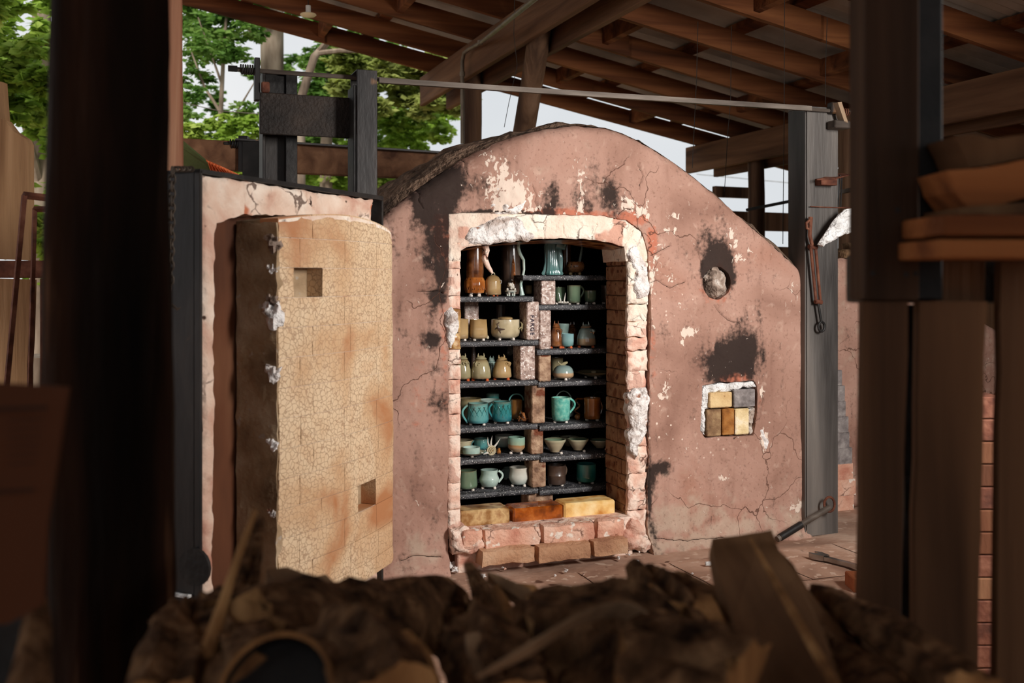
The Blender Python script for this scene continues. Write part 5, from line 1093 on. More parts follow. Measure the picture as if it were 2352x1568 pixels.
# R2
horned(1262, 1293, 738, 'R2', .345, 'brown', 'glossy amber-brown horned jar beside the tall swirl brick', face=.3)
mug(1287, 1318, 766, 'R2', .325, 'celblue', 'small green cup with dark spot on orange feet', cat='cup', name='cup', wm='wadred', prof=[(.7, 0), (.95, .12), (1, .4), (1, 1)])
mug(1280, 1308, 743, 'R2', .44, 'celadon', 'pale celadon bowl raised behind the small green cup', prof=BOWL, cat='bowl', name='bowl', nw=0)
horned(1300, 1328, 740, 'R2', .47, 'brown', 'dark brown horned jar in the back of right stack', face=0)
horned(1324, 1369, 740, 'R2', .345, 'dome', 'blue-grey horned bell jar with curled ear, right stack', face=.5, lean=-.1)
# L1 top left
o, r, Y = pot_root('tall_vase', 1066, 1115, 'L1', .345, 'tall brown vase with carved lotus bulb at its foot', 'vase'); hb = hpx('L1', 637, Y); ht = hpx('L1', 548, Y)
def petals(v, a): k = 1 + .045 * math.cos(a * 9) * math.sin(PI * min(1, v.z / hb)); return Vector((v.x * k, v.y * k, v.z))
MB().lathe([(r * .4, .01), (r * .62, .012), (r * .88, hb * .2), (r, hb * .5), (r * .98, hb * .8), (r * .82, hb)], 54, petals).build('carved_bulb', G['amber'], o)
MB().lathe([(r * .80, hb), (r * .84, hb * 1.3), (r * .80, hb + (ht - hb) * .5), (r * .78, ht), (r * .7, ht), (r * .7, hb * 1.5), (.01, hb * 1.4)], 32).build('neck', G['brown'], o)
for i in range(11):
    a = i * 2 * PI / 11; MB().tube([(r * .9 * math.cos(a + d * .22), r * .9 * math.sin(a + d * .22), z) if abs(d) < 1 else (r * 1.0 * math.cos(a + d * .2), r * 1.0 * math.sin(a + d * .2), z) for d, z in ((-1, hb * .35), (-.6, hb * .65), (0, hb * .92), (.6, hb * .65), (1, hb * .35))], .0016, 5).build('carved_petal', G['brown'], o)
wads(o, r * .55, 4, 'wads', rr=.010, a0=-PI / 2 + .5)
o, r, Y = pot_root('bell_jar', 1113, 1152, 'L1', .34, 'olive and rust bell-shaped jar with loop knob under the clay drip', 'jar'); h = hpx('L1', 631, Y)
vessel(o, r, h, [(.92, 0), (.97, .04), (.93, .3), (.96, .62), (.93, .72), (.7, .88), (.4, .97), (.05, 1)], 'tan', open_=False)
MB().tube([(.008 * math.cos(a), 0, h + .008 * math.sin(a) + .002) for a in np.linspace(-.3, PI + .3, 9)], .0025, 6).build('knob', G['olive'], o)
MB().tube([(r * .66 + .006 * math.cos(a), -r * .66, h * .68 + .008 * math.sin(a)) for a in np.linspace(0, 2 * PI, 10, endpoint=False)], .0025, 6, close=True).build('lug', G['tenmoku'], o); wads(o, r * .6, 3, 'wadred', rr=.006)
o, r, Y = pot_root('leaf_vase', 1150, 1196, 'L1', .46, 'tall dark brown vase with narrow amber leaf-shaped facet', 'vase'); hh = hpx('L1', 540, Y)
vessel(o, r, hh, [(.8, 0), (.95, .1), (1, .4), (.9, 1)], 'tenmoku', n=24)
vs = [];
for i in range(13):
    t = i / 12; w_ = .010 * math.sin(PI * t) + .0004; z = hh * (.04 + .62 * t); rr = r * 1.02
    for sx in (-1, 0, 1): vs.append((-.004 + sx * w_ - .008 * 0, -rr - (.004 if sx == 0 else -.002), z))
MB().add(vs, [(i * 3 + k, i * 3 + k + 1, (i + 1) * 3 + k + 1, (i + 1) * 3 + k) for i in range(12) for k in (0, 1)]).build('leaf_facet', G['amber'], o)
o, r, Y = pot_root('guardian_figure', 1159, 1187, 'L1', .33, 'tiny grey-white curly lion figure on a footed stand', 'figurine')
MB().lathe([(r * .7, .016), (r * .98, .022), (r * 1.0, .026), (r * .6, .028), (.002, .028)], 18).build('stand', G['palecup'], o)
for i in range(4): a = i * PI / 2 + .78; MB().tube([(r * .6 * math.cos(a), r * .6 * math.sin(a), .001), (r * .65 * math.cos(a), r * .65 * math.sin(a), .018)], .005, 7).build('leg', G['palecup'], o)
f = MB()
for i in range(26): a = R.uniform(0, 6.28); q = R.uniform(0, 1); f.ball((.015 * math.cos(a) * (1.1 - q * .6), .010 * math.sin(a), .032 + q * .026), .0055, 7, 1, .4, i)
f.ball((-.004, -.004, .052), .010, 9); f.build('curly_body', G['white'], o)
for x in (-.018, .018): MB().ball((x, -.006, .032), .006, 8).build('paw', G['white'], o)
o, r, Y = pot_root('wavy_figure', 1188, 1206, 'L1', .335, 'tall thin wavy celadon tendril standing at right end of top left shelf', 'sculpture')
q = [(1199, 683), (1198, 672), (1196, 655), (1200, 640), (1204, 622), (1203, 600), (1194, 586), (1190, 572), (1192, 552)]
b0_ = K.hit(1197, 683, .335)
MB().tube([((x - 1197) / F * Y, 0, max(.004, (683 - y) / F * Y)) for x, y in q], [.013, .009, .007, .007, .006, .007, .009, .008, .007], 9).build('tendril', G['celadon'], o)
# R0
o, r, Y = pot_root('robed_figure', 1244, 1292, 'R0', .40, 'celadon draped robed figure with raised sleeve on uppermost shelf', 'figurine'); ht = hpx('R0', 545, Y)
def folds(v, a):
    t = v.z / ht; k = 1 + .09 * math.cos(a * 6 + t * 2) * (1.1 - .5 * t) + .05 * math.cos(a * 13 + 1); return Vector((v.x * k, v.y * k * .7, v.z))
MB().lathe([(r * .95, .002), (r * 1.02, .01), (r * .84, ht * .15), (r * .72, ht * .35), (r * .7, ht * .55), (r * .72, ht * .75), (r * .6, ht * .9), (r * .3, ht)], 60, folds).build('robe', G['celblue'], o)
MB().tube([(r * .3, -.02, ht * .80), (r * .9, -.03, ht * .74), (r * 1.25, -.02, ht * .92)], [.018, .017, .012], 10).build('sleeve', G['celblue'], o)
MB().tube([(r * .55, -.02, ht * .75), (r * .62, -.026, ht * .45), (r * .7, -.02, ht * .2), (r * .8, -.01, .01)], [.010, .014, .011, .008], 9).build('drape', G['celblue'], o)
o, r, Y = pot_root('tripod_bowl', 1300, 1343, 'R0', .41, 'speckled brown round bowl on three feet, uppermost right shelf', 'bowl'); h = hpx('R0', 601, Y)
vessel(o, r, h, [(.45, 0), (.75, .1), (.97, .4), (1, .6), (.93, .85), (.82, 1)], 'speckbrown', z0=.012)
for i in range(3): a = -PI / 2 + .5 + i * 2 * PI / 3; MB().ball((r * .55 * math.cos(a), r * .55 * math.sin(a), .008), .010, 8, .9).build('foot', G['tan'], o)
o = MB().tube([(0, 0, 0), (.006, 0, .03), (.016, 0, .085)], [.007, .006, .005], 8).build('glazed_stem', G['celadon']); h_ = K.hit(1337, 600, .41); o.location = K.W(h_[0], .44, K.hit(1337, 602, .44)[1]); o.rotation_euler = (0, 0, K.a); props(o, 'thin celadon stem leaning out of the speckled bowl', 'stem')
o, r, h = mug(1290, 1312, 560, 'R0', .52, 'brown', 'tall brown ribbed vase behind the speckled bowl', cat='vase', name='vase', nw=0)
# R1
mug(1273, 1300, 659, 'R1', .43, 'green', 'shaded green mug with handle towards the brick, back row', -1, .014)
o, r, h = mug(1302, 1334, 655, 'R1', .36, 'green', 'sage green mug with thin right handle, shelf below the robed figure', 1, .018, [(.9, 0), (.96, .05), (.93, .5), (1, 1)], hz=(.35, .97))
mug(1342, 1370, 667, 'R1', .36, 'green', 'small round sage cup right of the sage mug', cat='cup', name='cup', prof=[(.65, 0), (.9, .15), (1, .4), (.97, 1)])
mug(1380, 1410, 655, 'R1', .40, 'tenmoku', 'dark cup half hidden behind the jamb below the top shelf', cat='cup', name='cup')
o, r, Y = pot_root('antler_dish', 1279, 1306, 'R1', .345, 'small dish of white shells with two upright spikes', 'ornament')
MB().lathe([(r * .7, .002), (r, .008), (r * .9, .009), (.002, .006)], 18).build('dish', G['white'], o)
for x, t in ((-.008, -.012), (.006, .008)): MB().tube([(x, 0, .008), (x + t * .5, 0, .03), (x + t, 0, .055)], [.004, .003, .0005], 6).build('spike', G['white'], o)
for i in range(7): MB().ball((-r * .8 + i * r * .26, -.008 + .004 * (i % 2), .010), .006, 7, .8, .5, i).build('shell', G['white'], o)
# pots deeper inside that glimmer in the dark
for k_, (a, b, yt, sh, of, m, lb) in enumerate(((1140, 1160, 700, 'L2', .52, 'tenmoku', 'dark tumbler deep behind the lidded bowl'), (1206, 1222, 655, 'L1', .5, 'tan', 'small brown cup in the dark right of the wavy tendril'))):
    mug(a, b, yt, sh, of, m, lb, cat='cup', name='cup', nw=0)
# ================================================================== FOREGROUND AND SURROUNDINGS
pebs = [(1010, 1310, .012), (1035, 1303, .02), (1045, 1312, .014), (1085, 1298, .008), (1160, 1307, .005), (1155, 1305, .006), (1275, 1322, .005), (1300, 1312, .008), (1340, 1320, .005), (1420, 1282, .007), (1445, 1275, .005), (1468, 1268, .004), (1478, 1228, .006), (1465, 1290, .006), (1462, 1312, .007), (1590, 1318, .005), (1500, 1330, .004), (1255, 1257, .005), (1122, 1262, .006), (1110, 1325, .010), (1390, 1238, .007), (1455, 1262, .005), (1020, 1335, .008), (1200, 1250, .006)]
for i, (x, y, r) in enumerate(pebs):
    p = floorpt(x, y, .012); o = MB().ball((0, 0, 0), r * 1.05, 8, .8, .8, i * 3.3).build('clay_crumb', M['plaster'] if i % 4 else M['rimpink']); o.location = (p.x, p.y, .012 + r * .5); props(o, 'small pale crumb of clay or fibre on the floor before the kiln', 'crumb', 'pale crumbs on the floor')
p = floorpt(1637, 1292, .03); o = MB().tube([(-.03, 0, 0), (.02, .004, 0), (.035, .004, .0)], [.009, .010, .006], 8).build('clay_roll', M['fibre']); o.location = (p.x, p.y, .026); props(o, 'short white roll of clay on floor left of the big plank', 'roll')
p = floorpt(1968, 1335, .04); o = MB().box(-.03, -.05, 0, .12, .05, .055, .004).build('loose_brick', pmat('orange_brick', [S(150, 84, 50), S(180, 108, 68)], bump=.5)); o.location = (p.x, p.y, .012); props(o, 'orange brick lying on the floor beside the pallet', 'brick')
# --- second chamber right of the column
sc2 = thing('rear_chamber', 'low second clay chamber with bare pale bricks behind right column', 'kiln', K.W(0, 0, 0), K.a)
KQ = lambda x, y, o=.35: K.hit(x, y, o)[:2]
ol = [KQ(1912, 600), KQ(1945, 592), KQ(1990, 596), KQ(2060, 640), KQ(2200, 700), KQ(2420, 830), (KQ(2420, 830)[0], 0), (KQ(1912, 900)[0], 0)]
plate('clay_wall', M['clay'], sc2, ol, step=.02, depth=.6, front=.35, r=.04, amp=.012, afreq=6, seed=44, masks={'soot': ZERO, 'white': ZERO, 'warm': ZERO, 'dust': lambda V: np.full(len(V), .3), 'speck': ZERO})
yy = 850
for i in range(10):
    x1 = 1935 + i * 4.2 if i < 8 else 1962; y1 = yy + 36
    a = K.hit(1912, yy, .335); b = K.hit(x1, y1, .335); MB().box(a[0], .335, b[1] + .002, b[0] + .006 * (i % 2), .36, a[1] - .001, .003).build('brick', M['greybrick'] if i < 6 else M['step'], sc2); yy = y1
for i, (x, y, w_, h_, m) in enumerate(((1940, 592, 34, 18, 'brownbrick'), (1955, 575, 26, 16, 'brownbrick'))):
    a = K.hit(x, y, .42); o = lump_box('loose_stone', -w_ / F * 2.4, w_ / F * 2.4, -.05, .05, 0, h_ / F * 5, M[m], None, i, amp=.014); o.location = K.W(a[0], .42, a[1] + (.0 if i == 0 else .0)); o.rotation_euler = (0, 0, K.a); props(o, ('flat brown stone on top of the rear chamber' if i == 0 else 'smaller brown stone stacked on the rear chamber'), 'stone')
log_post('log_post', 0, 0, 0, 2.28, .10, M['postwood'], 'thick dark log post behind the right steel column', seed=21, W=P(1960, 600, 6.4)[:2] if False else (P(1960, 600, 6.4).x, P(1960, 600, 6.4).y))
# rails and stacked things seen against the sky, right of the arch
def beamw(name, pts, t, d, m, label, cat, parent=None):
    a, b = Vector(pts[0]), Vector(pts[1]); L = (b - a).length; mb = MB().box(0, -d / 2, -t / 2, L, d / 2, t / 2, min(t, d) * .08); o = mb.build(name, M[m], parent)
    o.location = a; o.rotation_euler = (b - a).to_track_quat('X', 'Z').to_euler(); return props(o, label, cat) if label else o
beamw('rail', (P(1630, 505, 8.8), P(2120, 520, 10.2)), .17, .05, 'postwood', 'broad dark rail fixed low across the posts behind the kiln', 'rail')
beamw('rail', (P(1640, 440, 9.0), P(1735, 444, 9.3)), .10, .05, 'postwood', 'short upper rail left of the short log post', 'rail')
beamw('rail', (P(1700, 585, 8.0), P(1990, 592, 8.8)), .14, .2, 'postwood', 'low timber showing above the kiln shoulder', 'timber')
o = MB().tube([P(1715, 482, 7.6), P(1850, 455, 7.2)], .012, 8).build('sloping_rod', M['steelblk']); props(o, 'thin dark rod sloping behind the kiln shoulder', 'rod')
o = MB().tube([P(1925, 442, 6.0), P(2010, 425, 5.7)], .014, 8).build('grey_bar', M['greyrod']); props(o, 'weathered grey bar behind the right steel column', 'bar')
# back tie beam seen left, its spring, and the roof of a far shed
tb2 = thing('rear_tie_beam', 'dark timber tie beam behind the black steel columns', 'beam', (0, 0, 0))
Ka = Plane(K.W(0, 1.9, 0).x, K.W(0, 1.9, 0).y, 20.5)
def QW(px, py, off=0): h = Ka.hit(px, py, off); return Ka.W(h[0], off, h[1])
beamw('timber', (QW(400, 352), QW(1060, 385)), .165, .06, 'beam', None, None, tb2)
beamw('flange', (QW(540, 322, -.04), QW(1060, 355, -.04)), .012, .10, 'steel', None, None, tb2)
a = QW(548, 320, -.05); b = QW(600, 395, -.05); MB().box(a.x, a.y - .01, b.z, a.x + .05, a.y + .04, a.z + .02, .002).build('end_plate', M['steel'], tb2)
MB().box(QW(563, 330, -.02).x, a.y - .02, .0, QW(604, 330, -.02).x, a.y + .1, QW(600, 330).z, .003).build('column', M['steelblk'], tb2)
spring(QW(528, 330, -.03), QW(556, 331, -.03), .022, 5, 'spring', M['steelblk'], tb2, .005); MB().tube([QW(514, 329, -.03), QW(560, 331, -.03)], .009, 8).build('rod', M['steelblk'], tb2)
fs_ = thing('roofing_sheets', 'mossy green and orange roofing sheets leaning behind the door top', 'roofing', P(490, 420, 5.1).xy.to_3d())
o0 = Vector(fs_.location)
def tri(name, pts, m, th=.03): v = [P(*q) - o0 for q in pts]; n = len(v); return MB().add(v + [q + Vector((.02, th, -th)) for q in v], [tuple(range(n)), tuple(range(n, 2 * n))[::-1]] + [(i, n + i, n + (i + 1) % n, (i + 1) % n) for i in range(n)]).build(name, m, fs_, smooth=False)
tri('green_sheet', [(402, 322, 4.85), (420, 322, 4.85), (475, 368, 4.95), (505, 400, 5.0), (530, 420, 5.1), (402, 420, 5.1)], M['greensheet']); tri('orange_sheet', [(472, 366, 4.8), (505, 380, 4.82), (548, 400, 4.9), (552, 412, 5.0), (500, 412, 4.95)], M['orangeroof'])
for i in range(9): a = P(478 + i * 7, 371 + i * 3.2, 4.79); b = P(490 + i * 7.5, 406, 4.93); MB().tube([a - o0, b - o0], .004, 5).build('roof_rib', M['orangeroof'], fs_)
MB().box(-.15, .02, 0, .12, .12, P(490, 416, 5.15).z, .01).build('stand', M['postwood'], fs_)
# conduit, lamp, wires
cd = thing('conduit', 'tan electrical conduit running down beside the roof beam end', 'pipe', (0, 0, 0))
MB().tube([P(1062, 330, 7.0), P(1062, 140, 7.0), P(1066, 122, 6.95), P(1078, 112, 6.9), P(1104, 98, 6.6), P(1240, -12, 4.6)], .0135, 10).build('tube', M['conduit'], cd)
for (x, y, D) in ((1062, 170, 7.0), (1103, 98, 6.6)): MB().tube([P(x, y - 5, D), P(x, y + 5, D)], .019, 10).build('coupling', M['conduit'], cd)
lp = thing('pendant_lamp', 'small round white lamp shade hanging from rafters at top left', 'lamp', P(708, 34, 6.6)); q = P(708, 34, 6.6)
MB().lathe([(.002, -.018), (.04, -.012), (.054, 0), (.05, .006), (.002, .012)], 20).build('shade', M['glasswhite'], lp)
MB().tube([(0, 0, .01), (0, 0, .06)], .017, 10).build('socket', M['metalsheet'], lp); MB().tube([(0, 0, .06), (0, 0, .30)], .003, 6).build('cord', M['wire'], lp)
for (pts, D, l) in (([(1603, 50), (1600, 180), (1597, 240), (1590, 386)], 5.2, 'thin wire hanging nearest the arch slope left of three'), ([(1680, 60), (1678, 235), (1672, 300), (1664, 440)], 5.4, 'thin wire hanging in the middle before sky gap'), ([(1802, -20), (1801, 280), (1798, 560)], 5.0, 'long straight thin wire hanging just left of steel column'), ([(1900, 40), (1896, 160), (1896, 240)], 5.2, 'short faint wire hanging above the column top'), ([(1182, 0), (1180, 80), (1188, 150), (1168, 240), (1158, 292)], 5.4, 'crooked thin wire hanging beside the log brace')):
    o = MB().tube([P(x, y, D) for x, y in pts], .0018, 5).build('hanging_wire', M['wire']); props(o, l, 'wire', 'wires hanging from the rafters')
for (a, b, l) in ((P(1600, 400, 20), P(2100, 440, 20), 'power line crossing the sky behind shoulder of kiln'), (P(405, 232, 9), P(600, 262, 9), 'thin pale wire among trees left of steel columns')):
    o = MB().tube([a, (a + b) / 2 - Vector((0, 0, .03)), b], .006 if a.y > 15 else .0035, 5).build('power_line', M['greyrod']); props(o, l, 'wire')
# --- near posts left and right
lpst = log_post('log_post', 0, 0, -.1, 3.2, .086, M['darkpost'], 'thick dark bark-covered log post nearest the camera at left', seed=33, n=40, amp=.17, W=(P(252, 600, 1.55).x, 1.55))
log_post('log_post', 0, 0, 0, 3.6, .062, M['redpost'], 'pale reddish log post just behind the dark near log', seed=13, n=20, W=(P(368, 600, 2.9).x, 2.9))
def board(name, px0, px1, y0, y1, D, th, m, label=None, cat=None, parent=None, tilt=0, split=0, ch=.003):
    a = P(px0, y0, D); b = P(px1, y1, D); mb = MB(); n = 12; vs = []
    for i in range(n + 1):
        z = b.z + (a.z - b.z) * i / n; e = .003 * noise.noise(Vector((px0, z * 6, 1))); e2 = .003 * noise.noise(Vector((px1, z * 6, 5)))
        x0, x1 = a.x + e + tilt * (z - b.z), b.x + e2 + tilt * (z - b.z)
        vs += [(x0, D, z), (x1, D, z), (x1, D + th, z), (x0, D + th, z)]
    fs = [(i * 4 + k, i * 4 + (k + 1) % 4, (i + 1) * 4 + (k + 1) % 4, (i + 1) * 4 + k) for i in range(n) for k in range(4)] + [(0, 3, 2, 1), (n * 4, n * 4 + 1, n * 4 + 2, n * 4 + 3)]
    o = mb.add(vs, fs).build(name, M[m], parent, smooth=False); return props(o, label, cat)
rp2 = thing('sawn_post', 'dark square sawn post at right in front of the kiln shed', 'post', (P(2060, 700, 1.62).x, 1.62, P(2060, 690, 1.55).z)); o0 = Vector(rp2.location)
a = P(1990, 690, 1.55); b = P(2113, 690, 1.55); MB().box(a.x - o0.x, 1.55 - o0.y, 0, b.x - o0.x, 1.63 - o0.y, 1.88, .003).build('timber', M['boxpost'], rp2)
MB().box(b.x - o0.x + .001, 1.57 - o0.y, 0, b.x - o0.x + .045, 1.68 - o0.y, 1.88, .003).build('timber', M['steelblk'], rp2)  # dark side face of the post, its shade put into the colour
for x, y in ((2005, 627), (2082, 630), (2104, 628), (2062, 482)): p = P(x, y, 1.549); MB().tube([(p.x - o0.x, 1.5495 - o0.y, p.z - o0.z), (p.x - o0.x, 1.552 - o0.y, p.z - o0.z)], .004, 8).build('nail_head', M['steelblk'], rp2)
pal = thing('pallet_wall', 'upright pallet of wide weathered boards under the square post', 'pallet', (P(2160, 1500, 1.6).x, 1.6, 0)); o0 = Vector(pal.location)
def pboard(px0, px1, y0, D, px0b, px1b, m='pallet'):
    a = P(px0, y0, D); b = P(px1, y0, D); c = P(px0b, 1568, D); d = P(px1b, 1568, D); n = 14; vs = []; zb = 0.0; zt = a.z; k = (zt - zb) / (a.z - c.z)
    for i in range(n + 1):
        t = i / n * k; z = zt - (zt - zb) * i / n; x0 = a.x + (c.x - a.x) * t + .004 * noise.noise(Vector((px0, z * 8, 1))); x1 = b.x + (d.x - b.x) * t + .004 * noise.noise(Vector((px1, z * 8, 5)))
        vs += [(x - o0.x, y - o0.y, z) for x, y in ((x0, D), (x1, D), (x1, D + .022), (x0, D + .022))]
    fs = [(i * 4 + k_, (i + 1) * 4 + k_, (i + 1) * 4 + (k_ + 1) % 4, i * 4 + (k_ + 1) % 4) for i in range(n) for k_ in range(4)] + [(0, 1, 2, 3), (n * 4 + 3, n * 4 + 2, n * 4 + 1, n * 4)]
    MB().add(vs, fs).build('board', M[m], pal, smooth=False)
pboard(1983, 2086, 692, 1.56, 1974, 2066); pboard(2112, 2266, 692, 1.565, 2098, 2243); pboard(2300, 2440, 600, 1.56, 2290, 2430)
pboard(2150, 2262, 600, 1.60, 2150, 2245); pboard(2080, 2125, 700, 1.66, 2070, 2110, 'steelblk')  # last board is near-black, added to darken the gap before it
for z, e in ((P(2100, 640, 1.6).z, 0), (.12, 0)): MB().box(P(1990, 0, 1.6).x - o0.x, 1.625 - o0.y, z - .04, P(2500, 0, 1.6).x - o0.x, 1.70 - o0.y, z + .04, .003).build('cross_rail', M['steelblk'], pal)
for (x0, x1, y0, y1, D, l) in ((2168, 2600, 492, 541, 1.40, 'upper orange-brown plank of two lying on the pallet top'), (2158, 2600, 549, 594, 1.40, 'lower orange-brown plank of two resting on pallet top')):
    a = P(x0, y1, D); b = P(x1, y0, D); L = b.x - a.x; mb = MB().box(0, -.0, 0, L, .16, b.z - a.z, .003); o = mb.build('plank', M['plankx']); o.location = a; props(o, l, 'plank', 'planks stacked on the pallet top')
# --- split firewood
def section(kind, seed, n=16):
    rr = random.Random(seed); pts = []
    if kind == 'round': return [(math.cos(2 * PI * i / 24), math.sin(2 * PI * i / 24), 1) for i in range(24)]
    if kind == 'half':
        a0 = -.25; return [(math.cos(a0 + (PI + .5) * i / 19), math.sin(a0 + (PI + .5) * i / 19), 1) for i in range(20)] + [(-.5, -.35, 0), (0, -.42, 0), (.5, -.32, 0)]
    if kind == 'wedge':
        return [(math.cos(.5 + 1.6 * i / 13) * 1.1, math.sin(.5 + 1.6 * i / 13) * 1.1 - .2, 1) for i in range(14)] + [(-.45, .2, 0), (-.2, -.35, 0), (.1, -.8, 0), (.45, -.2, 0)]
    if kind == 'slab': return [(-1, .14, 0), (-.5, .2, 1), (0, .24, 1), (.5, .2, 1), (1, .12, 0), (1, -.14, 0), (0, -.2, 0), (-1, -.16, 0)]
    if kind == 'stick': return [(math.cos(2 * PI * i / 7), math.sin(2 * PI * i / 7), 0) for i in range(7)]
def firewood(pts, rs, kind, label, seed=0, roll=0, wood_m='split', bark_m='bark', rough=.12, name='firewood', group='split firewood in the near pile', cat='firewood', rag=.06, flat=1):
    pts = [Vector(p) for p in pts]; sec = section(kind, seed); m = len(sec)
    # resample the axis
    seg = [(pts[i + 1] - pts[i]).length for i in range(len(pts) - 1)]; L = sum(seg); n = max(8, int(L / .022)); ax = []; rad = []
    for i in range(n + 1):
        d = L * i / n; k = 0
        while k < len(seg) - 1 and d > seg[k]: d -= seg[k]; k += 1
        t = min(1, d / seg[k]); ax.append(pts[k].lerp(pts[k + 1], t)); rad.append(rs[k] + (rs[k + 1] - rs[k]) * t)
    for _ in range(3): ax = [ax[0]] + [(ax[i - 1] + ax[i] * 2 + ax[i + 1]) / 4 for i in range(1, n)] + [ax[-1]]
    c0 = ax[0].copy(); vs = []
    for i in range(n + 1):
        t = (ax[min(i + 1, n)] - ax[max(i - 1, 0)]).normalized(); ref = Vector((0, 0, 1)) if abs(t.z) < .85 else Vector((0, -1, 0)); e = t.cross(ref).normalized(); u = e.cross(t)
        for j, (x, y, bk) in enumerate(sec):
            ca, sa = math.cos(roll), math.sin(roll); X, Y_ = x * ca - y * sa, x * sa + y * ca; q = rad[i]
            nn = fbm((x * 1.3, y * 1.3, i * .022 * 4), 1.4, 4, seed) * rough + (fbm((x * 3, y * 3, i * .022 * 5), 2, 3, seed + 5) * rough * .8 if bk else 0)
            p = ax[i] + (e * X + u * Y_) * q * (1 + nn)
            if i in (0, n): p += t * (rag * q * 6 * fbm((x * 2, y * 2, i), 1.5, 2, seed))
            vs.append(p - c0)
    fw_, fb_ = [], []
    for i in range(n):
        for j in range(m):
            k = (j + 1) % m; f = (i * m + j, i * m + k, (i + 1) * m + k, (i + 1) * m + j)
            (fb_ if sec[j][2] and sec[k][2] else fw_).append(f)
    fw_ += [tuple(range(m))[::-1], tuple(range(n * m, n * m + m))]
    def sub(F, grow=0):
        used = sorted({i for f in F for i in f}); mp = {k: i for i, k in enumerate(used)}; return MB().add([vs[i] for i in used], [tuple(mp[i] for i in f) for f in F])
    root = thing(name, label, cat, c0, 0, group)
    sub(fw_).build('heartwood', M[wood_m], root, ang=45)
    if fb_: sub(fb_).build('bark', M[bark_m], root, ang=60)
    return root
Q = P
def slab_px(outline, D0, y0, k_, th, label, m, seed=0):
    f = lambda x, y: Q(x, y, D0 - (y - y0) * k_)
    o2 = []
    for i in range(len(outline)):
        a, b = outline[i], outline[(i + 1) % len(outline)]; n = max(1, int(math.dist(a, b) / 22))
        for j in range(n): t = j / n; w_ = 5 * noise.noise(Vector((a[0] + (b[0] - a[0]) * t, a[1] + (b[1] - a[1]) * t, seed)) * .021); o2.append((a[0] + (b[0] - a[0]) * t + w_, a[1] + (b[1] - a[1]) * t + w_ * .4))
    c = f(*outline[0]); v = [f(*p) - c for p in o2]; n = len(v); nr = (v[n // 3] - v[0]).cross(v[2 * n // 3] - v[0]).normalized()
    if nr.y < 0: nr = -nr
    root = thing('firewood', label, 'firewood', c, 0, 'split firewood in the near pile')
    MB().add(v + [p + nr * th for p in v], [tuple(range(n))[::-1], tuple(range(n, 2 * n))] + [(i, (i + 1) % n, n + (i + 1) % n, n + i) for i in range(n)]).build('heartwood', M[m], root, smooth=False); return root
slab_px([(1637, 1237), (1700, 1228), (1772, 1216), (1790, 1262), (1845, 1350), (1900, 1470), (1945, 1620), (1715, 1620), (1700, 1490), (1678, 1400), (1652, 1330)], 1.60, 1230, .00125, .028, 'broad brown plank-like split log rising right of centre', 'splitdark', 1)
slab_px([(1775, 1248), (1822, 1295), (1868, 1372), (1925, 1440), (1985, 1540), (2030, 1620), (1900, 1620), (1850, 1500), (1800, 1380), (1760, 1290)], 1.64, 1230, .0012, .03, 'second dark plank overlapping behind the broad brown one', 'splitdark', 2)
slab_px([(1594, 1390), (1606, 1358), (1636, 1368), (1668, 1430), (1692, 1520), (1712, 1620), (1640, 1620), (1610, 1540), (1592, 1470)], 1.45, 1350, .001, .03, 'narrow tan slab standing left of the broad plank', 'split', 3)
slab_px([(872, 1460), (940, 1445), (985, 1490), (1015, 1560), (1020, 1640), (850, 1640), (850, 1520)], 1.22, 1440, .0008, .04, 'smooth-faced split log at bottom left of centre', 'split', 4)
slab_px([(612, 1308), (660, 1302), (705, 1318), (738, 1380), (748, 1410), (700, 1440), (668, 1400), (640, 1350)], 1.6, 1300, .0012, .05, 'greyish triangular split log standing before the door foot', 'splitgrey', 5)
slab_px([(715, 1325), (748, 1318), (775, 1345), (800, 1385), (780, 1420), (745, 1400), (722, 1360)], 1.7, 1300, .001, .05, 'small greyish split log right of the triangular one', 'splitgrey', 6)
slab_px([(1118, 1312), (1150, 1322), (1210, 1348), (1252, 1392), (1238, 1410), (1180, 1365), (1140, 1338)], 1.68, 1300, .0009, .02, 'flat grey-tan splinter pointing left beside dark splinter', 'splitgrey', 7)
slab_px([(1132, 1345), (1146, 1342), (1185, 1400), (1212, 1440), (1192, 1455), (1160, 1405)], 1.56, 1300, .0009, .02, 'small golden split stick below the grey-tan splinter', 'split', 8)
slab_px([(1190, 1338), (1225, 1342), (1262, 1372), (1285, 1410), (1262, 1425), (1222, 1385)], 1.72, 1300, .0009, .02, 'short tan split stick just left of the shaggy log', 'split', 9)
slab_px([(1480, 1345), (1500, 1338), (1530, 1380), (1556, 1430), (1545, 1452), (1510, 1420), (1488, 1385)], 1.52, 1330, .0009, .02, 'light brown torn face on the gnarled log', 'split', 10)
slab_px([(1068, 1455), (1100, 1450), (1130, 1500), (1140, 1560), (1110, 1600), (1085, 1540)], 1.25, 1440, .0009, .02, 'small tan split piece at bottom under the pointed splinter', 'splitgrey', 11)
slab_px([(1740, 1420), (1752, 1418), (1768, 1500), (1772, 1600), (1750, 1600)], 1.28, 1420, .0009, .012, 'narrow dark splinter lying on the broad plank', 'splitdark', 12)
slab_px([(-90, 1425), (40, 1432), (72, 1470), (100, 1640), (-90, 1640)], 1.18, 1430, .0004, .05, 'black board added for the deep shadow in bottom left corner', 'steelblk', 13)  # near-black board added to paint the corner's deep shadow
slab_px([(-200, 1430), (118, 1400), (140, 1500), (150, 1700), (-200, 1700)], 1.9, 1430, .0004, .05, 'dark slab added for shadow behind the black board at bottom left', 'steelblk', 14)  # second black slab added to close the shadowed corner
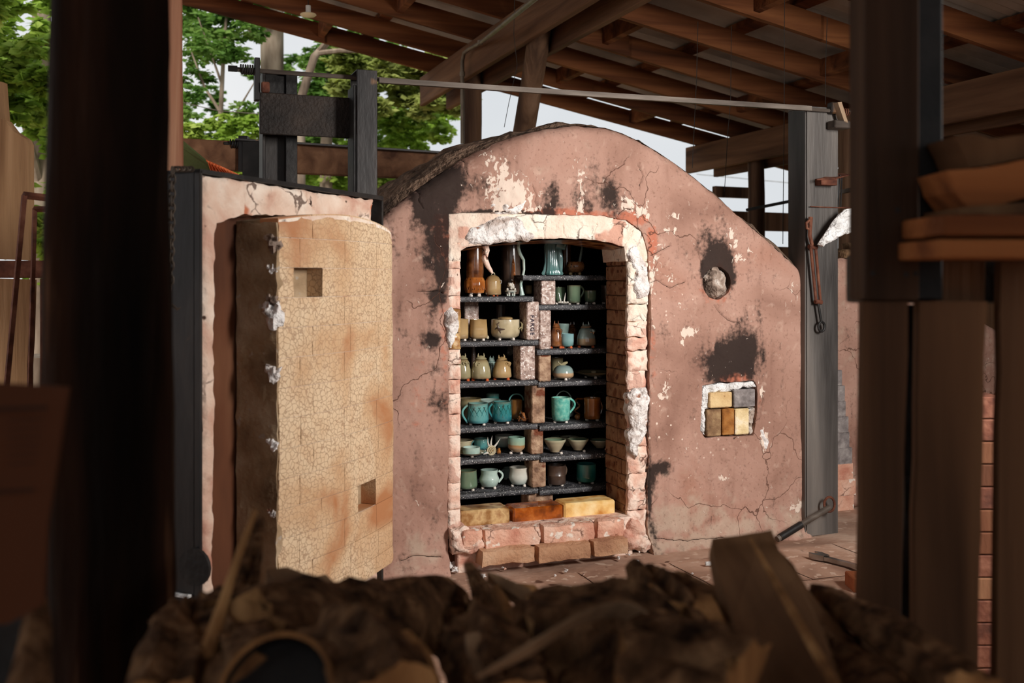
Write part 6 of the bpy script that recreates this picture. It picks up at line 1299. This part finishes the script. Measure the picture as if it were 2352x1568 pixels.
firewood([Q(1725, 1240, 1.50), Q(1800, 1370, 1.34), Q(1945, 1620, 1.08)], [.003, .006, .007], 'stick', 'thin pale splinter lying along the broad brown plank', 3, wood_m='split', rough=.1)
firewood([Q(1480, 1360, 1.62), Q(1560, 1432, 1.48), Q(1640, 1542, 1.35)], [.045, .05, .05], 'half', 'gnarled rotten log end right of centre', 5, rough=.45, wood_m='split', rag=.1)
firewood([Q(1550, 1345, 1.72), Q(1640, 1405, 1.6), Q(1720, 1495, 1.5)], [.03, .04, .05], 'wedge', 'rough grey split piece behind the gnarled log', 6, rough=.3, wood_m='splitgrey')
firewood([Q(1885, 1382, 1.55), Q(2030, 1470, 1.35), Q(2240, 1630, 1.1)], [.028, .036, .042], 'half', 'long bark-covered log slanting down at right before pallet', 7, rough=.3, roll=.5)
firewood([Q(1830, 1440, 1.5), Q(1950, 1580, 1.3), Q(2060, 1720, 1.1)], [.05, .05, .05], 'round', 'dark round log under the long slanting log', 8, rough=.25)
firewood([Q(1220, 1482, 1.45), Q(1380, 1457, 1.42), Q(1520, 1512, 1.36)], [.07, .075, .07], 'half', 'big shaggy bark-covered log in the middle of pile', 9, rough=.35, roll=-.1)
firewood([Q(1095, 1555, 1.06), Q(1220, 1490, 1.08), Q(1330, 1415, 1.12), Q(1430, 1393, 1.2), Q(1490, 1425, 1.25)], [.004, .013, .014, .013, .008], 'slab', 'curved greenish bark strip arching across the pile centre', 10, wood_m='splitgrey', bark_m='splitgrey', rough=.1, roll=.9, rag=.0)
firewood([Q(1250, 1540, 1.3), Q(1400, 1530, 1.28), Q(1560, 1610, 1.2)], [.085, .09, .085], 'half', 'thick rough log at bottom centre under curved bark', 11, rough=.35)
firewood([Q(1075, 1300, 1.7), Q(1110, 1370, 1.58), Q(1150, 1460, 1.48)], [.008, .024, .03], 'wedge', 'pointed dark splinter sticking up left of centre', 12, rough=.4, wood_m='split')
firewood([Q(560, 1532, 1.25), Q(800, 1482, 1.4), Q(980, 1427, 1.6), Q(1060, 1422, 1.68)], [.09, .085, .07, .045], 'half', 'long rounded bark log crossing left of centre', 16, rough=.28, roll=.1)
firewood([Q(900, 1390, 1.72), Q(1010, 1435, 1.6), Q(1080, 1505, 1.5)], [.04, .05, .05], 'half', 'dark rounded log end behind the long bark log', 17, rough=.25)
firewood([Q(600, 1195, 1.62), Q(590, 1270, 1.55), Q(560, 1400, 1.42), Q(540, 1500, 1.35)], [.010, .020, .034, .04], 'wedge', 'ragged upright splinter log in front of the door recess', 20, rough=.5)
firewood([Q(588, 1172, 1.30), Q(560, 1240, 1.29), Q(520, 1360, 1.25), Q(468, 1520, 1.18)], [.0035, .0052, .0065, .012], 'stick', 'long thin pale stick leaning upright at left', 21, rough=.12, wood_m='splitgrey' if False else 'split')
firewood([Q(430, 1405, 1.35), Q(420, 1470, 1.27), Q(370, 1640, 1.12)], [.022, .034, .045], 'half', 'shaggy orange root-like log end by the near log post', 22, rough=.6, bark_m='bark', rag=.1)
firewood([Q(480, 1420, 1.4), Q(560, 1500, 1.25), Q(600, 1620, 1.1)], [.04, .045, .05], 'half', 'dark bark log below the thin pale stick', 23, rough=.3)
firewood([Q(760, 1500, 1.22), Q(850, 1560, 1.12), Q(900, 1650, 1.05)], [.05, .055, .06], 'half', 'dark log under the black pipe rim', 25, rough=.3)
firewood([Q(1080, 1480, 1.35), Q(1150, 1560, 1.22), Q(1180, 1680, 1.1)], [.05, .055, .055], 'half', 'bark log at bottom under the pointed splinters', 26, rough=.35)
firewood([Q(1440, 1560, 1.12), Q(1560, 1590, 1.1), Q(1700, 1640, 1.05)], [.06, .06, .06], 'half', 'mottled log at bottom edge right of centre', 27, rough=.35)
firewood([Q(80, 1350, 1.12), Q(95, 1450, 1.08), Q(80, 1620, 1.02)], [.012, .022, .03], 'wedge', 'narrow reddish split board at far left bottom', 28, rough=.1)
# rusty drum-like pipe mouth at the bottom left
dm = thing('metal_pipe', 'dark wide pipe mouth with pale rim at bottom left', 'pipe', Q(630, 1590, 1.05)); c_ = Vector((0, 0, 0)); ax = Vector((-.15, -.75, .62)).normalized(); 
MB().tube([ax * -.0, ax * -.12], .062, 26, cap=False).build('pipe_wall', M['steelblk'], dm); 
e1 = ax.cross(Vector((0, 0, 1))).normalized(); e2 = e1.cross(ax)
MB().tube([e1 * .062 * math.cos(a) + e2 * .062 * math.sin(a) for a in np.linspace(0, 2 * PI, 28, endpoint=False)], .003, 6, close=True).build('pipe_rim', M['split'], dm)
MB().tube([ax * -.02, ax * -.03], .060, 26).build('pipe_inside', M['steelblk'], dm)
# lower layers of the pile that carry it
rr = random.Random(5); low = ['dark firewood log in the lower layers of the near pile']
proto = None
for row in range(5):
    for c in range(9):
        x = -.95 + c * .235 + (.1 if row % 2 else 0) + rr.uniform(-.03, .03); y = 1.78 - row * .0 + rr.uniform(-.02, .02); z = .06 + row * .122
        if (row == 4 and not (1 < c < 8)) or abs(x + .63) < .17: continue
        if proto is None: proto = firewood([(0, .0, 0), (.0, -.42, .01), (0.02, -.85, 0)], [.056, .060, .055], 'round', low[0], 40, rough=.2, group='logs in the lower layers of the pile'); o = proto
        else: o = copy_tree(proto)
        o.location = (x, y, z); o.rotation_euler = (0, rr.uniform(0, 6), rr.uniform(-.06, .06)); o['label'] = low[0]
# card box at far left, with faded printing
cb = thing('cardboard_sheet', 'dim brown card sheet with faded print at the left edge', 'card', Q(70, 1410, .98)); o0 = Vector(cb.location)
pts = [Q(-60, 876, .98), Q(156, 890, 1.02), Q(135, 1030, 1.01), Q(108, 1200, 1.0), Q(98, 1390, .99), Q(20, 1432, .98), Q(-60, 1440, .97)]
v = [p - o0 for p in pts]; n = len(v); MB().add(v + [p + Vector((0, .006, 0)) for p in v], [tuple(range(n))[::-1], tuple(range(n, 2 * n))] + [(i, (i + 1) % n, n + (i + 1) % n, n + i) for i in range(n)]).build('sheet', M['paper'], cb, smooth=False)
for (x0, x1, y, h_) in ((-20, 96, 935, 9), (-20, 66, 1126, 8), (20, 84, 965, 3), (20, 82, 985, 3), (20, 80, 1005, 3), (20, 77, 1025, 3), (20, 74, 1045, 3), (20, 70, 1065, 3)):
    a = Q(x0, y, .972) - o0; b = Q(x1, y + h_, .972) - o0; MB().add([(a.x, a.y, a.z), (b.x, b.y + .012, a.z), (b.x, b.y + .012, b.z), (a.x, a.y, b.z)], [(0, 3, 2, 1)]).build('printed_line', M['ink'], cb, smooth=False)
slab_px([(2180, 392), (2260, 384), (2352, 368), (2500, 360), (2500, 452), (2352, 455), (2290, 470), (2222, 476), (2196, 440)], 1.44, 400, 0, .11, 'orange-brown split log lying on the planks at right edge', 'plankx', 21)
slab_px([(2200, 478), (2230, 474), (2310, 468), (2500, 452), (2500, 490), (2206, 491)], 1.43, 400, 0, .12, 'thin split piece wedged between log and planks at right', 'splitdark', 22)
slab_px([(2190, 312), (2236, 306), (2275, 318), (2380, 305), (2500, 296), (2500, 360), (2350, 364), (2225, 385), (2212, 350)], 1.46, 400, 0, .10, 'dark split log topmost on the pile at right edge', 'splitdark', 23)
# --- left background: slabs, rack, square tube frame
def slabw(pts, D, th, label, cat='board'):
    c = Q(sum(p[0] for p in pts) / len(pts), max(p[1] for p in pts), D); v = [Q(x, y, D) - c for x, y in pts]; n = len(v)
    o = MB().add(v + [p + Vector((0, th, 0)) for p in v], [tuple(range(n))[::-1], tuple(range(n, 2 * n))] + [(i, (i + 1) % n, n + (i + 1) % n, n + i) for i in range(n)]).build('wood_slab', M['slabwood'], smooth=False); o.location = c; return props(o, label, cat, 'pale wood slabs leaning at far left')
slabw([(-120, 160), (5, 188), (12, 280), (0, 300), (-120, 300)], 3.9, .04, 'narrow pale slab end rising highest at far left edge')
slabw([(-120, 240), (12, 276), (30, 300), (58, 318), (64, 330), (64, 480), (67, 598), (-120, 590)], 3.8, .05, 'tall pale waney wood slab at far left above the rail')
slabw([(-120, 636), (70, 642), (66, 780), (62, 840), (60, 1500), (-120, 1500)], 3.8, .05, 'lower pale wood slab at far left below the rail')
rk = thing('rust_rail', 'brown steel rail crossing in front of the pale wood slabs', 'rail', (0, 0, 0)); MB().box(Q(-150, 0, 3.6).x, 3.6, Q(0, 638, 3.6).z, Q(112, 0, 3.6).x, 3.66, Q(0, 598, 3.6).z, .003).build('rail_bar', M['rust'], rk)
MB().box(Q(88, 0, 3.6).x, 3.61, 0, Q(112, 0, 3.6).x, 3.65, Q(0, 638, 3.6).z - .001, .003).build('upright', M['rust'], rk)
fr2 = thing('steel_rack', 'thin leaning steel rack frame at far left', 'rack', (0, 0, 0))
MB().tube([Q(56, 448, 3.2), Q(14, 900, 3.2), Q(-10, 1180, 3.2)], .010, 4).build('leg', M['rust'], fr2); MB().tube([Q(80, 478, 3.4), Q(68, 900, 3.4), Q(60, 1160, 3.4)], .009, 4).build('leg', M['rust'], fr2)
MB().tube([Q(54, 448, 3.2), Q(140, 458, 3.3)], .012, 4).build('top_bar', M['rust'], fr2); MB().tube([Q(78, 480, 3.4), Q(140, 480, 3.4)], .010, 4).build('top_bar', M['rust'], fr2)
o = log_post('tree_stump', 0, 0, -.1, .62, .25, M['trunk'], 'rounded pale stump or stone beyond the steel rack', seed=3, cat='stump', W=(Q(88, 700, 7.5).x, 7.5))
# ================================================================== TREES
def tube_tree(mb, pts, rs, n=8): mb.tube(pts, rs, n)
def foliage(clusters, leaf, per, m, parent, seed, droop=.3):
    rg = np.random.RandomState(seed); Vs = []; tot = 0
    for (px, py, D, rpx, k) in clusters:
        c = np.array(P(px, py, D)); r = rpx / F * D; nb = max(4, int(k))
        d = rg.normal(size=(nb, 3)); d /= np.linalg.norm(d, axis=1)[:, None]; rad = r * rg.uniform(.25, 1, nb) ** .6; sub = c + d * rad[:, None] * np.array([1, .8, .85])
        for s in sub:
            n = int(per * 1.4); q = s + rg.normal(size=(n, 3)) * np.array([.16, .16, .07]) * (r * .55 + .08)
            a = rg.uniform(0, 2 * PI, n); t = rg.normal(0, .5, n); u = np.stack([np.cos(a), np.sin(a), -droop + t * .4], 1); u /= np.linalg.norm(u, axis=1)[:, None]
            w_ = np.cross(u, rg.normal(size=(n, 3)) * .6 + np.array([0, -.3, 1])); w_ /= np.linalg.norm(w_, axis=1)[:, None] + 1e-9
            L = leaf * rg.uniform(.6, 1.2, n)[:, None]
            A = q; B = q + u * L * .5 + w_ * L * .32; C_ = q + u * L; E = q + u * L * .5 - w_ * L * .32
            Vs.append(np.stack([A, B, C_, E], 1).reshape(-1, 3))
    V = np.concatenate(Vs); nf = len(V) // 4; me = bpy.data.meshes.new('foliage'); me.vertices.add(len(V)); me.vertices.foreach_set('co', V.ravel())
    me.loops.add(nf * 4); me.loops.foreach_set('vertex_index', np.arange(nf * 4)); me.polygons.add(nf); me.polygons.foreach_set('loop_start', np.arange(nf) * 4); me.polygons.foreach_set('loop_total', np.full(nf, 4)); me.update(); me.validate()
    me.materials.append(m); o = bpy.data.objects.new('foliage', me); C.objects.link(o); o.parent = parent; o['kind'] = 'stuff'; return nf
def tree(label, trunk, branches, clusters, leaf, per, m, seed, tm='trunk', dr=.3):
    root = thing('tree', label, 'tree', (0, 0, 0), 0, 'trees beyond the open shed side'); b = Vector(trunk[0][0])
    MB().tube([p for p, r in trunk], [r for p, r in trunk], 12).build('trunk', M[tm], root)
    for br in branches: MB().tube([P(x, y, D) for x, y, D, r in br], [r for x, y, D, r in br], 7).build('branch', M[tm], root)
    foliage(clusters, leaf, per, M[m], root, seed, dr)
rc = random.Random(11)
def fill(x0, x1, y0, y1, D, n, r, k, dD=1.2): return [(rc.uniform(x0, x1), rc.uniform(y0, y1), D + rc.uniform(-dD, dD), r * rc.uniform(.6, 1.2), k) for _ in range(int(n * 1.45))]
def base(px, D): p = P(px, 700, D); return Vector((p.x, p.y, -.2))
tree('broad-leaved bright green tree at far left beside near post', [(base(100, 9.5), .14), (P(100, 300, 9.5), .11), (P(90, -300, 9.5), .05)], [[(100, 450, 9.5, .05), (60, 300, 9.2, .03), (20, 150, 9, .01)]],
     fill(-60, 180, -60, 250, 8.5, 16, 60, 12) + fill(0, 180, 230, 560, 9.0, 12, 50, 12) + fill(60, 180, 540, 700, 10, 4, 40, 12), .11, 24, 'leaf', 1)
tree('tall tree with thick grey trunk behind the steel columns', [(base(625, 12.5), .17), (P(625, 100, 12.5), .145), (P(628, -500, 12.5), .12)], [[(600, 95, 12.5, .05), (570, 60, 12.3, .035), (520, 28, 12, .02), (440, -20, 11.8, .01)], [(605, 60, 12.5, .04), (590, 0, 12.5, .03), (560, -80, 12.4, .02)]],
     fill(420, 620, -60, 60, 12, 8, 55, 10) + fill(660, 900, -60, 90, 13, 9, 60, 10), .10, 22, 'leaf2', 2)
tree('slim leafy sapling between pale log post and grey trunk', [(base(520, 11), .035), (P(505, 300, 11), .028), (P(515, 90, 11), .02), (P(530, -60, 11), .008)], [[(508, 260, 11, .02), (470, 200, 11, .014), (440, 120, 11, .008)], [(505, 320, 11, .018), (560, 230, 10.8, .01), (590, 180, 10.8, .006)], [(512, 200, 11, .016), (480, 110, 11, .01), (455, 40, 11, .006)]],
     fill(405, 600, 10, 150, 11, 15, 34, 8, .7) + fill(405, 480, 150, 330, 11, 6, 30, 8, .7) + fill(500, 600, 230, 330, 11, 5, 26, 7, .6), .075, 15, 'leaf2', 3)
tree('low bright green shrub behind the door top at left', [(base(480, 9.6), .04), (P(470, 420, 9.6), .02)], [[(470, 420, 9.6, .02), (440, 340, 9.6, .01)]], fill(400, 600, 290, 400, 9.6, 16, 40, 12, .5), .075, 26, 'leaf', 4)
tree('tree with curved tan branches right of the grey trunk', [(base(690, 10.5), .06), (P(690, 230, 10.5), .05), (P(722, 130, 10.5), .042), (P(765, 85, 10.5), .03)], [[(728, 122, 10.5, .03), (780, 116, 10.4, .026), (830, 118, 10.3, .018), (900, 128, 10.3, .01)], [(690, 240, 10.5, .03), (700, 185, 10.5, .03), (730, 120, 10.5, .03), (760, 82, 10.4, .02)]],
     fill(690, 830, 130, 320, 12.5, 12, 50, 11) + fill(700, 830, 50, 150, 13, 6, 40, 9), .09, 22, 'leaf2', 5)
tree('yellow-green pine sprays above the kiln arch left side', [(base(745, 12), .1), (P(750, 300, 12), .07), (P(760, 150, 12), .04)], [[(752, 270, 12, .03), (900, 240, 11.6, .02), (1020, 215, 11.4, .008)]],
     fill(780, 1060, 130, 250, 11.5, 26, 34, 14, .6), .11, 30, 'pine', 6, dr=.1)
tree('mid green leafy tree low behind the tie beam', [(base(950, 14), .08), (P(950, 350, 14), .05), (P(945, 200, 14), .03)], [[(950, 330, 14, .03), (1010, 290, 14, .015)], [(950, 330, 14, .03), (890, 280, 14, .015)]],
     fill(860, 1040, 240, 340, 13.5, 18, 38, 10) + fill(690, 900, 330, 470, 13, 22, 45, 12), .09, 20, 'leaf', 7)
tree('darker distant tree filling the gaps behind the columns', [(base(780, 19), .1), (P(780, 200, 19), .06)], [], fill(640, 880, 100, 480, 19, 26, 44, 11) + fill(400, 640, 340, 430, 18, 12, 40, 10) + fill(410, 600, 0, 260, 19, 9, 30, 8), .13, 20, 'leaf2', 8)

bs_ = thing('brick_stack', 'stack of old red bricks on the floor seen through the pallet gap', 'bricks', P(2290, 1400, 2.9).xy.to_3d()); o0 = Vector(bs_.location); rr = random.Random(3)
for r_ in range(13):
    for c in range(3):
        x = -.2 + c * .235 + (.06 if r_ % 2 else 0) + rr.uniform(-.01, .01)
        MB().box(x, 0, .001 + r_ * .066, x + .225, .11, .001 + r_ * .066 + .063, .003).build('brick', M['recess'] if rr.random() < .4 else M['rust'], bs_)  # darker materials stand in for bricks out of the lamp's reach
